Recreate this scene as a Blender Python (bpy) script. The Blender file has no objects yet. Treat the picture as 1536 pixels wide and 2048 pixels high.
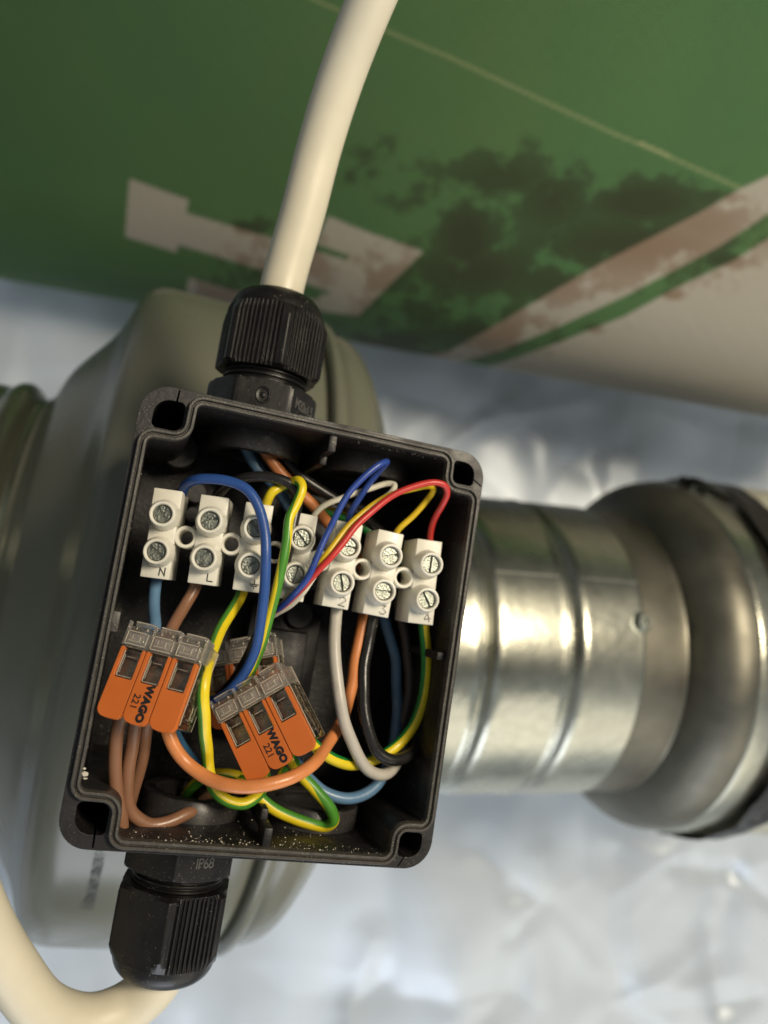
import bpy, bmesh, math, random
import numpy as np
from mathutils import Vector, Matrix, noise

random.seed(7)
S = 0.001                       # all shapes are written in millimetres
F = 1608.0                      # focal length of the photo, in its own pixels
CAM = np.array([0.0, 0.0, 700.0])
scene = bpy.context.scene
COL = scene.collection

# ------------------------------------------------------------------ camera, light, exposure
cd = bpy.data.cameras.new('camera')
cam = bpy.data.objects.new('camera', cd)
COL.objects.link(cam)
cam.location = Vector(CAM) * S
cd.sensor_fit = 'VERTICAL'
cd.sensor_height = 7.13
cd.lens = 7.13 * F / 2048.0
cd.clip_start = 0.005
cd.clip_end = 20
cd.dof.use_dof = True
cd.dof.focus_distance = 0.181
cd.dof.aperture_fstop = 1.9
scene.camera = cam

world = bpy.data.worlds.new('World')
scene.world = world
world.use_nodes = True
bg = world.node_tree.nodes['Background']
bg.inputs[0].default_value = (0.78, 0.86, 0.92, 1)
bg.inputs[1].default_value = 0.24
# patchy noise glow added for varied reflections in place of the room, brighter below
_nt = world.node_tree
_tc = _nt.nodes.new('ShaderNodeTexCoord')
_nz = _nt.nodes.new('ShaderNodeTexNoise'); _nz.inputs['Scale'].default_value = 1.9; _nz.inputs['Detail'].default_value = 2
_mp = _nt.nodes.new('ShaderNodeMapping'); _mp.inputs['Scale'].default_value = (0.6, 2.4, 1.0)
_sp = _nt.nodes.new('ShaderNodeSeparateXYZ')
_r1 = _nt.nodes.new('ShaderNodeMapRange'); _r1.inputs[1].default_value = 0.40; _r1.inputs[2].default_value = 0.62; _r1.inputs[3].default_value = 0.18; _r1.inputs[4].default_value = 1.45
_r2 = _nt.nodes.new('ShaderNodeMapRange'); _r2.inputs[1].default_value = -1; _r2.inputs[2].default_value = 1; _r2.inputs[3].default_value = 1.9; _r2.inputs[4].default_value = 0.35
_mu = _nt.nodes.new('ShaderNodeMath'); _mu.operation = 'MULTIPLY'
_mx = _nt.nodes.new('ShaderNodeMix'); _mx.data_type = 'RGBA'; _mx.blend_type = 'MULTIPLY'; _mx.inputs[0].default_value = 1; _mx.inputs[6].default_value = (0.80, 0.87, 0.90, 1)
_nt.links.new(_tc.outputs['Generated'], _mp.inputs[0]); _nt.links.new(_mp.outputs[0], _nz.inputs['Vector'])
_nt.links.new(_nz.outputs[0], _r1.inputs[0])
_nt.links.new(_tc.outputs['Generated'], _sp.inputs[0]); _nt.links.new(_sp.outputs[1], _r2.inputs[0])
_nt.links.new(_r1.outputs[0], _mu.inputs[0]); _nt.links.new(_r2.outputs[0], _mu.inputs[1])
_nt.links.new(_mu.outputs[0], _mx.inputs[7]); _nt.links.new(_mx.outputs[2], bg.inputs[0])


def lamp(name, loc, target, size, power, color, sy=None):
    l = bpy.data.lights.new(name, 'AREA')
    l.shape = 'RECTANGLE'
    l.size = size
    l.size_y = sy or size
    l.energy = power
    l.color = color
    o = bpy.data.objects.new(name, l)
    COL.objects.link(o)
    o.location = Vector(loc)
    o.rotation_euler = (Vector(target) - Vector(loc)).to_track_quat('-Z', 'Y').to_euler()
    return o


lamp('key_lamp', (0.55, 0.24, 1.12), (0.0, -0.03, 0.45), 0.30, 8.4, (1.0, 0.87, 0.66), 0.22)
lamp('fill_lamp', (-0.12, -1.15, 0.80), (0.0, -0.1, 0.2), 0.6, 4.2, (0.88, 0.92, 1.0))
lamp('back_lamp', (0.6, -1.0, 0.75), (0.15, -0.1, 0.2), 0.8, 2.6, (1.0, 0.90, 0.72))

scene.view_settings.view_transform = 'Standard'
scene.view_settings.look = 'None'
scene.view_settings.gamma = 1
scene.view_settings.exposure = 0.03
scene.view_settings.use_curve_mapping = False

# ------------------------------------------------------------------ frames
def ray(px, py):
    return np.array([(px - 768) / F, -(py - 1024) / F, -1.0])


def P(px, py, d):
    """world point (mm) seen at a photo pixel, d mm in front of the camera plane"""
    return CAM + ray(px, py) * d


def proj(p):
    q = np.asarray(p) - CAM
    return 768 + F * q[..., 0] / -q[..., 2], 1024 - F * q[..., 1] / -q[..., 2]


UU = np.array([0.9414996, -0.18122879, -0.28413838])
VV = -np.array([0.15295258, 0.98105211, -0.11892126])
WW = -np.array([0.30030652, 0.06850462, 0.95137958])
UU /= np.linalg.norm(UU)
VV /= np.linalg.norm(VV)
WW = np.cross(UU, VV)
BW, BH, BD = 85.0, 102.0, 52.0
OB = CAM + np.array([-53.3, 29.7, -179.1])      # top left corner of the rim


def B(u, v, w):
    return OB + UU * u + VV * v + WW * w


def R(px, py, w):
    """world point seen at a pixel, lying w mm below the rim plane of the box"""
    r = ray(px, py)
    return CAM + r * ((np.dot(OB - CAM, WW) + w) / np.dot(r, WW))


def uvw(p):
    q = p - OB
    return np.array([q @ UU, q @ VV, q @ WW])


def frame(o, x, y, z):
    M = Matrix.Identity(4)
    for i in range(3):
        M[i][0], M[i][1], M[i][2], M[i][3] = x[i], y[i], z[i], o[i]
    return M


def norm(a):
    a = np.asarray(a, float)
    return a / np.linalg.norm(a)


MBOX = frame(OB, UU, VV, WW)
ID = Matrix.Identity(4)
WM = {}


def metres(M):
    N = M.copy()
    for i in range(3):
        N[i][3] *= S
    return N


# ------------------------------------------------------------------ object helpers
def tag(o, label=None, cat=None, group=None, kind=None):
    if label: o['label'] = label
    if cat: o['category'] = cat
    if group: o['group'] = group
    if kind: o['kind'] = kind
    return o


def thing(name, M, label, cat, group=None):
    o = bpy.data.objects.new(name, None)
    o.empty_display_size = 0.01
    COL.objects.link(o)
    o.matrix_world = metres(M)
    WM[o.name] = M.copy()
    tag(o, label, cat, group)
    return o


def build(bm, name, mats, parent=None, M=ID, ang=35, smooth=True):
    bmesh.ops.recalc_face_normals(bm, faces=bm.faces)
    for f in bm.faces:
        f.smooth = smooth
    if smooth:
        a = math.radians(ang)
        for e in bm.edges:
            if len(e.link_faces) == 2 and e.calc_face_angle(0) > a:
                e.smooth = False
    me = bpy.data.meshes.new(name)
    bm.to_mesh(me)
    bm.free()
    me.transform(Matrix.Scale(S, 4))
    for m in (mats if isinstance(mats, (list, tuple)) else [mats]):
        me.materials.append(m)
    return place(me, name, parent, M)


def place(me, name, parent, M):
    o = bpy.data.objects.new(name, me)
    COL.objects.link(o)
    WM[o.name] = M.copy()
    if parent is None:
        o.matrix_world = metres(M)
    else:
        o.parent = parent
        o.matrix_basis = metres(WM[parent.name].inverted() @ M)
    return o


def dup(root, M, label):
    """copy of a thing with its parts and sub-parts"""
    c = root.copy()
    COL.objects.link(c)
    c.matrix_world = metres(M)
    WM[c.name] = M.copy()
    c['label'] = label
    for ch in root.children:
        d = ch.copy()
        COL.objects.link(d)
        d.parent = c
        for g in ch.children:
            h = g.copy()
            COL.objects.link(h)
            h.parent = d
    return c


def bevbox(bm, x0, x1, y0, y1, z0, z1, bev=0.2, seg=2, M=None, mi=0):
    r = bmesh.ops.create_cube(bm, size=1.0)
    vs = r['verts']
    for v in vs:
        v.co = Vector(((x0 + x1) / 2 + v.co.x * (x1 - x0), (y0 + y1) / 2 + v.co.y * (y1 - y0), (z0 + z1) / 2 + v.co.z * (z1 - z0)))
    es = list({e for v in vs for e in v.link_edges})
    if bev > 0:
        r = bmesh.ops.bevel(bm, geom=es, offset=bev, segments=seg, affect='EDGES', profile=0.5)
        vs = list({v for f in r['faces'] for v in f.verts} | {v for v in vs if v.is_valid})
    if M is not None:
        for v in vs: v.co = M @ v.co
    for f in {f for v in vs for f in v.link_faces}: f.material_index = mi
    return vs


def grid(bm, rows, closed_u=False, closed_v=False, mi=0):
    """rows: list of lists of points; faces between them"""
    V = [[bm.verts.new(p) for p in r] for r in rows]
    nu, nv = len(V), len(V[0])
    for i in range(nu - (0 if closed_u else 1)):
        for j in range(nv - (0 if closed_v else 1)):
            a, b, c, d = V[i][j], V[(i + 1) % nu][j], V[(i + 1) % nu][(j + 1) % nv], V[i][(j + 1) % nv]
            try:
                f = bm.faces.new((a, b, c, d))
                f.material_index = mi(i, j) if callable(mi) else mi
            except ValueError:
                pass
    return V


def lathe(bm, prof, n=48, M=None, rfun=None, mi=0, closed=False):
    """prof: (r, z) along local z"""
    rows = []
    for (r, z) in prof:
        row = []
        for k in range(n):
            a = 2 * math.pi * k / n
            rr = rfun(a, z, r) if rfun else r
            p = Vector((rr * math.cos(a), rr * math.sin(a), z))
            row.append(M @ p if M else p)
        rows.append(row)
    return grid(bm, rows, closed_u=closed, closed_v=True, mi=mi)


def cap(bm, row, mi=0):
    try:
        f = bm.faces.new(row)
        f.material_index = mi
    except ValueError:
        pass


def catmull(pts, n=12):
    pts = [np.asarray(p, float) for p in pts]
    pts = [2 * pts[0] - pts[1]] + pts + [2 * pts[-1] - pts[-2]]
    out = []
    for i in range(1, len(pts) - 2):
        p0, p1, p2, p3 = pts[i - 1:i + 3]
        d = [max(np.linalg.norm(b - a), 1e-6) ** 0.5 for a, b in ((p0, p1), (p1, p2), (p2, p3))]
        t0, t1 = 0, d[0]
        t2, t3 = t1 + d[1], t1 + d[1] + d[2]
        for k in range(n):
            t = t1 + (t2 - t1) * k / n
            A1 = (t1 - t) / (t1 - t0) * p0 + (t - t0) / (t1 - t0) * p1
            A2 = (t2 - t) / (t2 - t1) * p1 + (t - t1) / (t2 - t1) * p2
            A3 = (t3 - t) / (t3 - t2) * p2 + (t - t2) / (t3 - t2) * p3
            B1 = (t2 - t) / (t2 - t0) * A1 + (t - t0) / (t2 - t0) * A2
            B2 = (t3 - t) / (t3 - t1) * A2 + (t - t1) / (t3 - t1) * A3
            out.append((t2 - t) / (t2 - t1) * B1 + (t - t1) / (t2 - t1) * B2)
    out.append(pts[-2])
    # light smoothing so that hand-set depths do not kink
    o = np.array(out)
    for _ in range(6):
        o[1:-1] = 0.25 * o[:-2] + 0.5 * o[1:-1] + 0.25 * o[2:]
    return o


def tube(bm, path, r, seg=20, mi=0, twist=0.0, phase=0.0, two=None, phases=None):
    path = np.asarray(path)
    n = len(path)
    T = np.gradient(path, axis=0)
    T /= np.linalg.norm(T, axis=1)[:, None]
    ref = norm(CAM - path[0])
    N = norm(ref - T[0] * (ref @ T[0]))
    rows = []
    L = 0
    for i in range(n):
        if phases is not None:
            q = norm(CAM - path[i])
            N = norm(q - T[i] * (q @ T[i]))
            phase = float(np.interp(i / (n - 1), np.linspace(0, 1, len(phases)), phases)) * math.pi
        N = norm(N - T[i] * (N @ T[i]))
        Bn = np.cross(T[i], N)
        if i: L += np.linalg.norm(path[i] - path[i - 1])
        rr = r(i / (n - 1)) if callable(r) else r
        row = []
        for k in range(seg):
            a = 2 * math.pi * k / seg + phase + twist * L
            row.append(path[i] + (N * math.cos(a) + Bn * math.sin(a)) * rr)
        rows.append(row)
    fm = (lambda i, j: 1 if j < seg * two else 0) if two else mi
    V = grid(bm, rows, closed_v=True, mi=fm)
    cap(bm, V[0]); cap(bm, V[-1])


def arc(cx, cy, r, a0, a1, n=8):
    return [(cx + r * math.cos(math.radians(a0 + (a1 - a0) * k / n)), cy + r * math.sin(math.radians(a0 + (a1 - a0) * k / n))) for k in range(n + 1)]


def fillet(poly, rs, n=5):
    """round the corners of a closed polygon"""
    out = []
    m = len(poly)
    for i in range(m):
        p = np.array(poly[i], float); a = np.array(poly[i - 1], float); b = np.array(poly[(i + 1) % m], float)
        r = rs[i] if isinstance(rs, (list, tuple)) else rs
        if r <= 0:
            out.append(tuple(p)); continue
        da, db = norm(a - p), norm(b - p)
        th = math.acos(max(-1, min(1, da @ db)))
        d = r / math.tan(th / 2)
        c = p + norm(da + db) * r / math.sin(th / 2)
        s0, s1 = p + da * d - c, p + db * d - c
        a0 = math.atan2(s0[1], s0[0]); a1 = math.atan2(s1[1], s1[0])
        da_ = (a1 - a0 + math.pi) % (2 * math.pi) - math.pi
        for k in range(n + 1):
            t = a0 + da_ * k / n
            out.append((c[0] + r * math.cos(t), c[1] + r * math.sin(t)))
    return out


def flat(bm, loops, z, mi=0, M=None):
    """fill an outline with holes at height z"""
    es = []
    for lp in loops:
        vs = [bm.verts.new((M @ Vector((x, y, z))) if M else (x, y, z)) for x, y in lp]
        es += [bm.edges.new((vs[i], vs[(i + 1) % len(vs)])) for i in range(len(vs))]
    r = bmesh.ops.triangle_fill(bm, edges=es, use_beauty=True, use_dissolve=False)
    for g in r['geom']:
        if isinstance(g, bmesh.types.BMFace): g.material_index = mi


def wall(bm, lp, z0, z1, mi=0, M=None):
    t = (lambda x, y, z: M @ Vector((x, y, z))) if M else (lambda x, y, z: (x, y, z))
    grid(bm, [[t(x, y, z0) for x, y in lp], [t(x, y, z1) for x, y in lp]], closed_v=True, mi=mi)


def prism(bm, loops, z0, z1, mi=0, M=None):
    flat(bm, loops, z0, mi, M); flat(bm, loops, z1, mi, M)
    for lp in loops: wall(bm, lp, z0, z1, mi, M)
    bmesh.ops.remove_doubles(bm, verts=bm.verts, dist=1e-4)


def text_mesh(txt, size, depth=0.05, bold=0.0, spacing=1.0, align='CENTER'):
    cu = bpy.data.curves.new('t', 'FONT')
    cu.body = txt
    cu.size = size
    cu.extrude = depth
    cu.offset = bold
    cu.space_character = spacing
    cu.align_x = align
    cu.align_y = 'CENTER'
    cu.resolution_u = 3
    o = bpy.data.objects.new('t', cu)
    COL.objects.link(o)
    bpy.context.view_layer.update()
    me = bpy.data.meshes.new_from_object(o.evaluated_get(bpy.context.evaluated_depsgraph_get()))
    bpy.data.objects.remove(o)
    bm = bmesh.new()
    bm.from_mesh(me)
    return bm


# ------------------------------------------------------------------ materials
def nodes(name):
    m = bpy.data.materials.new(name)
    m.use_nodes = True
    nt = m.node_tree
    return m, nt, nt.nodes['Principled BSDF'], nt.nodes, nt.links


def mat(name, col, rough=0.5, metal=0.0, var=0.12, vscale=300, bump=0.0, bscale=1500, spec=0.5, rvar=0.12, bevel=0.0, coat=0.0, sss=0.0, dust=0.0, detail=4):
    m, nt, p, N, L = nodes(name)
    tc = N.new('ShaderNodeTexCoord')
    nz = N.new('ShaderNodeTexNoise')
    nz.inputs['Scale'].default_value = vscale
    nz.inputs['Detail'].default_value = detail
    L.new(tc.outputs['Object'], nz.inputs['Vector'])
    mp = N.new('ShaderNodeMapRange')
    mp.inputs[1].default_value = 0.3; mp.inputs[2].default_value = 0.7
    mp.inputs[3].default_value = 1 - var; mp.inputs[4].default_value = 1 + var
    L.new(nz.outputs[0], mp.inputs[0])
    mx = N.new('ShaderNodeMix'); mx.data_type = 'RGBA'; mx.blend_type = 'MULTIPLY'
    mx.inputs[0].default_value = 1.0
    mx.inputs[6].default_value = (*col, 1)
    L.new(mp.outputs[0], mx.inputs[7])
    out = mx.outputs[2]
    if dust > 0:
        dn = N.new('ShaderNodeTexNoise'); dn.inputs['Scale'].default_value = 2600; dn.inputs['Detail'].default_value = 2
        L.new(tc.outputs['Object'], dn.inputs['Vector'])
        dr = N.new('ShaderNodeMapRange'); dr.inputs[1].default_value = 0.70 - dust * 0.1; dr.inputs[2].default_value = 0.76 - dust * 0.1
        L.new(dn.outputs[0], dr.inputs[0])
        big = N.new('ShaderNodeTexNoise'); big.inputs['Scale'].default_value = 120
        L.new(tc.outputs['Object'], big.inputs['Vector'])
        bm_ = N.new('ShaderNodeMapRange'); bm_.inputs[1].default_value = 0.42; bm_.inputs[2].default_value = 0.62
        L.new(big.outputs[0], bm_.inputs[0])
        mu = N.new('ShaderNodeMath'); mu.operation = 'MULTIPLY'
        L.new(dr.outputs[0], mu.inputs[0]); L.new(bm_.outputs[0], mu.inputs[1])
        m2 = N.new('ShaderNodeMix'); m2.data_type = 'RGBA'
        L.new(mu.outputs[0], m2.inputs[0]); L.new(out, m2.inputs[6])
        m2.inputs[7].default_value = (0.32, 0.28, 0.22, 1)
        out = m2.outputs[2]
    L.new(out, p.inputs['Base Color'])
    rm = N.new('ShaderNodeMapRange')
    rm.inputs[1].default_value = 0.3; rm.inputs[2].default_value = 0.7
    rm.inputs[3].default_value = max(0.02, rough - rvar); rm.inputs[4].default_value = rough + rvar
    n2 = N.new('ShaderNodeTexNoise'); n2.inputs['Scale'].default_value = vscale * 0.6; n2.inputs['Detail'].default_value = 6
    L.new(tc.outputs['Object'], n2.inputs['Vector'])
    L.new(n2.outputs[0], rm.inputs[0]); L.new(rm.outputs[0], p.inputs['Roughness'])
    p.inputs['Metallic'].default_value = metal
    p.inputs['Specular IOR Level'].default_value = spec
    p.inputs['Coat Weight'].default_value = coat
    if sss:
        p.inputs['Subsurface Weight'].default_value = sss
        p.inputs['Subsurface Radius'].default_value = (1, 0.9, 0.7)
        p.inputs['Subsurface Scale'].default_value = 0.0015
    nrm = None
    if bevel:
        bv = N.new('ShaderNodeBevel'); bv.samples = 4; bv.inputs['Radius'].default_value = bevel * S
        nrm = bv.outputs[0]
    if bump:
        n3 = N.new('ShaderNodeTexNoise'); n3.inputs['Scale'].default_value = bscale; n3.inputs['Detail'].default_value = 5
        L.new(tc.outputs['Object'], n3.inputs['Vector'])
        b = N.new('ShaderNodeBump'); b.inputs['Strength'].default_value = bump; b.inputs['Distance'].default_value = 0.0004
        L.new(n3.outputs[0], b.inputs['Height'])
        if nrm: L.new(nrm, b.inputs['Normal'])
        nrm = b.outputs[0]
    if nrm: L.new(nrm, p.inputs['Normal'])
    return m


M_BLACK = mat('black_box_plastic', (0.013, 0.012, 0.013), 0.46, var=0.25, bump=0.22, bscale=900, bevel=0.25, dust=0.45, spec=0.38)
M_BOSS = mat('boss_plastic', (0.030, 0.028, 0.028), 0.34, var=0.2, bump=0.1, bscale=700, bevel=0.3, dust=0.4)  # box plastic, base colour lightened to carry the highlights on the bosses
M_RIM = mat('rim_plastic', (0.044, 0.040, 0.035), 0.5, var=0.3, bump=0.3, bscale=1600, bevel=0.15, dust=0.5)
M_GLAND = mat('gland_plastic', (0.0065, 0.006, 0.006), 0.38, var=0.2, bump=0.12, bscale=700, bevel=0.2, dust=0.15, spec=0.36)
M_EMB = mat('embossed_plastic', (0.09, 0.085, 0.08), 0.35)
M_CREAM = mat('cream_jacket', (0.65, 0.60, 0.47), 0.42, var=0.04, vscale=90, bump=0.06, bscale=500, sss=0.1)
M_WHITEP = mat('terminal_nylon', (0.70, 0.68, 0.60), 0.38, var=0.04, bump=0.05, bevel=0.2, sss=0.25)
M_SCREW = mat('zinc_screw', (0.27, 0.285, 0.25), 0.34, metal=1.0, var=0.3, vscale=900, bump=0.5, bscale=1800, bevel=0.06)
M_INK = mat('black_ink', (0.012, 0.011, 0.012), 0.5)
M_ORANGE = mat('orange_lever', (0.56, 0.135, 0.022), 0.42, var=0.04, bump=0.05, bevel=0.15)
M_CLAMP = mat('tinned_clamp', (0.20, 0.18, 0.13), 0.35, metal=0.8, var=0.3, vscale=500)
M_SPR = mat('spring_steel', (0.34, 0.31, 0.25), 0.3, metal=0.9, var=0.3, vscale=500)


def wiremat(name, col, rough=0.36):
    return mat(name, col, rough, var=0.07, vscale=260, bump=0.10, bscale=900, rvar=0.08, dust=0.12)


W_BLUE = wiremat('dark_blue_pvc', (0.024, 0.075, 0.27))
W_LBLUE = wiremat('light_blue_pvc', (0.105, 0.205, 0.34))
W_BROWN = wiremat('brown_pvc', (0.235, 0.115, 0.065))
W_ORANGE = wiremat('orange_pvc', (0.60, 0.215, 0.07))
W_BLACK = wiremat('black_pvc', (0.014, 0.013, 0.013), 0.3)
W_DGREY = wiremat('dark_grey_pvc', (0.07, 0.06, 0.055), 0.4)
W_GREY = wiremat('pale_grey_pvc', (0.46, 0.43, 0.38))
W_YEL = wiremat('yellow_pvc', (0.72, 0.56, 0.015))
W_GRN = wiremat('green_pvc', (0.065, 0.24, 0.025))
W_DGRN = wiremat('deep_green_pvc', (0.01, 0.20, 0.035))
W_TWHITE = wiremat('thin_white_pvc', (0.62, 0.59, 0.48))
W_TYEL = wiremat('thin_yellow_pvc', (0.66, 0.45, 0.015))
W_TRED = wiremat('thin_red_pvc', (0.50, 0.030, 0.025))
W_TBLUE = wiremat('thin_blue_pvc', (0.02, 0.055, 0.27))

M_GLASS, nt, p, N, L = nodes('clear_polycarbonate')
p.inputs['Base Color'].default_value = (0.93, 0.90, 0.86, 1)
p.inputs['Transmission Weight'].default_value = 1.0
p.inputs['Roughness'].default_value = 0.07
p.inputs['IOR'].default_value = 1.42
tc = N.new('ShaderNodeTexCoord'); nz = N.new('ShaderNodeTexNoise'); nz.inputs['Scale'].default_value = 700
L.new(tc.outputs['Object'], nz.inputs['Vector'])
b = N.new('ShaderNodeBump'); b.inputs['Strength'].default_value = 0.35; b.inputs['Distance'].default_value = 0.0003
L.new(nz.outputs[0], b.inputs['Height']); L.new(b.outputs[0], p.inputs['Normal'])
tr = N.new('ShaderNodeBsdfTransparent'); tr.inputs[0].default_value = (0.95, 0.94, 0.92, 1)
ms = N.new('ShaderNodeMixShader'); ms.inputs[0].default_value = 0.35
L.new(p.outputs[0], ms.inputs[1]); L.new(tr.outputs[0], ms.inputs[2])
L.new(ms.outputs[0], N['Material Output'].inputs[0])


M_HEAD, nt, p, N, L = nodes('milky_clear_plastic')
p.inputs['Base Color'].default_value = (0.95, 0.92, 0.88, 1)
p.inputs['Transmission Weight'].default_value = 1.0
p.inputs['Roughness'].default_value = 0.04
p.inputs['IOR'].default_value = 1.5
tc = N.new('ShaderNodeTexCoord'); nz = N.new('ShaderNodeTexNoise'); nz.inputs['Scale'].default_value = 800; nz.inputs['Detail'].default_value = 3
L.new(tc.outputs['Object'], nz.inputs['Vector'])
b = N.new('ShaderNodeBump'); b.inputs['Strength'].default_value = 0.9; b.inputs['Distance'].default_value = 0.0006
L.new(nz.outputs[0], b.inputs['Height']); L.new(b.outputs[0], p.inputs['Normal'])
df = N.new('ShaderNodeBsdfDiffuse'); df.inputs[0].default_value = (0.8, 0.75, 0.68, 1)
tr = N.new('ShaderNodeBsdfTransparent')
ms = N.new('ShaderNodeMixShader'); ms.inputs[0].default_value = 0.13
m3 = N.new('ShaderNodeMixShader'); m3.inputs[0].default_value = 0.22
L.new(p.outputs[0], ms.inputs[1]); L.new(df.outputs[0], ms.inputs[2])
L.new(ms.outputs[0], m3.inputs[1]); L.new(tr.outputs[0], m3.inputs[2])
L.new(m3.outputs[0], N['Material Output'].inputs[0])

M_GLINT, nt, p, N, L = nodes('pale_glint_plastic')  # pale part-transparent plastic, its colour stands in for glints on the connectors
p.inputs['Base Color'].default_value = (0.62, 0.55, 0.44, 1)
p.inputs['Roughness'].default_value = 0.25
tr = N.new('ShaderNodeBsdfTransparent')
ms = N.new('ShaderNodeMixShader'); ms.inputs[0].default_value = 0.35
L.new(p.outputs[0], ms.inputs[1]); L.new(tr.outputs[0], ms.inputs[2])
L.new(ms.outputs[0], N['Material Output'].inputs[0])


def seg_sdf(px, py, a, b):
    ax, ay = a; bx, by = b
    dx, dy = bx - ax, by - ay
    t = np.clip(((px - ax) * dx + (py - ay) * dy) / (dx * dx + dy * dy), 0, 1)
    return np.hypot(px - ax - t * dx, py - ay - t * dy)


# ------------------------------------------------------------------ backdrop: crumpled silvery sheet
def make_sheet():
    nx, ny = 400, 420
    xs = np.linspace(-620, 640, nx); ys = np.linspace(-760, 520, ny)
    bm = bmesh.new()
    rows = []
    rs = random.Random(11)
    XX, YY = np.meshgrid(xs, ys)
    folds = np.zeros(XX.shape)
    for (qx, qy, k) in ((960, 850, 7), (1130, 930, 5), (1400, 850, 6), (1080, 1800, 7), (1330, 1720, 6), (1480, 1760, 6), (1250, 2000, 7), (1450, 2030, 6), (700, 1990, 4), (1010, 1960, 5), (60, 760, 3)):
        c = P(qx, qy, 640)
        for _ in range(k):
            a = rs.uniform(0, 2 * math.pi); ln = rs.uniform(25, 95)
            d = seg_sdf(XX, YY, (c[0], c[1]), (c[0] + ln * math.cos(a), c[1] + ln * math.sin(a)))
            folds += rs.choice((1, -1)) * rs.uniform(0.8, 2.6) * np.clip(1 - d / rs.uniform(12, 28), 0, 1) ** 1.5
    for iy, y in enumerate(ys):
        row = []
        for ix, x in enumerate(xs):
            v = Vector((x * 0.0058, y * 0.0030, 3.1))
            a = noise.fractal(v, 1.0, 2.1, 3) * 20
            q = Vector((x * 0.006 + 0.4 * noise.noise(v * 1.3), y * 0.005 + 0.5 * noise.noise(v * 1.7 + Vector((5, 0, 0))), 0.3))
            d = noise.voronoi(q)[0]
            ridge = min((d[1] - d[0]) * 1.6, 0.7)
            amt = 0.25 + 0.75 * max(0.0, min(1.0, (x * 0.9 + 60) / 200))
            amt = max(amt, max(0, min(1, (-y - 320) / 90)))
            amt = max(amt, 0.6 * max(0, min(1, (y + 60) / 120)))
            z = a * (0.6 + 0.4 * amt) - ridge * 3 * amt + 1.6 * noise.fractal(v * 4, 1, 2, 2) * amt + 7 * abs(noise.noise(v * 1.9)) * amt
            z += -0.10 * x + 20 + folds[iy, ix]
            row.append((x, y, z))
        rows.append(row)
    grid(bm, rows)
    m, nt, p, N, L = nodes('silvery_plastic_sheet')
    p.inputs['Base Color'].default_value = (0.62, 0.68, 0.75, 1)
    p.inputs['Metallic'].default_value = 0.25
    p.inputs['Roughness'].default_value = 0.30
    tc = N.new('ShaderNodeTexCoord')
    nz = N.new('ShaderNodeTexNoise'); nz.inputs['Scale'].default_value = 14; nz.inputs['Detail'].default_value = 5; nz.inputs['Distortion'].default_value = 1.2
    L.new(tc.outputs['Object'], nz.inputs['Vector'])
    r = N.new('ShaderNodeMapRange'); r.inputs[3].default_value = 0.3; r.inputs[4].default_value = 0.5
    L.new(nz.outputs[0], r.inputs[0]); L.new(r.outputs[0], p.inputs['Roughness'])
    o = build(bm, 'wall', m, None, frame((0, 0, 60), (1, 0, 0), (0, 1, 0), (0, 0, 1)), ang=180)
    tag(o, 'crumpled silvery plastic sheet behind everything', kind='structure')


make_sheet()

# ------------------------------------------------------------------ green woven bag
def poly_sdf(px, py, poly):
    d = np.full(px.shape, 1e9); inside = np.zeros(px.shape, bool)
    n = len(poly)
    for i in range(n):
        a, b = poly[i], poly[(i + 1) % n]
        d = np.minimum(d, seg_sdf(px, py, a, b))
        c = ((a[1] > py) != (b[1] > py))
        with np.errstate(divide='ignore', invalid='ignore'):
            xi = (b[0] - a[0]) * (py - a[1]) / (b[1] - a[1] + 1e-9) + a[0]
        inside ^= (c & (px < xi))
    return np.where(inside, d, -d)


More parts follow.
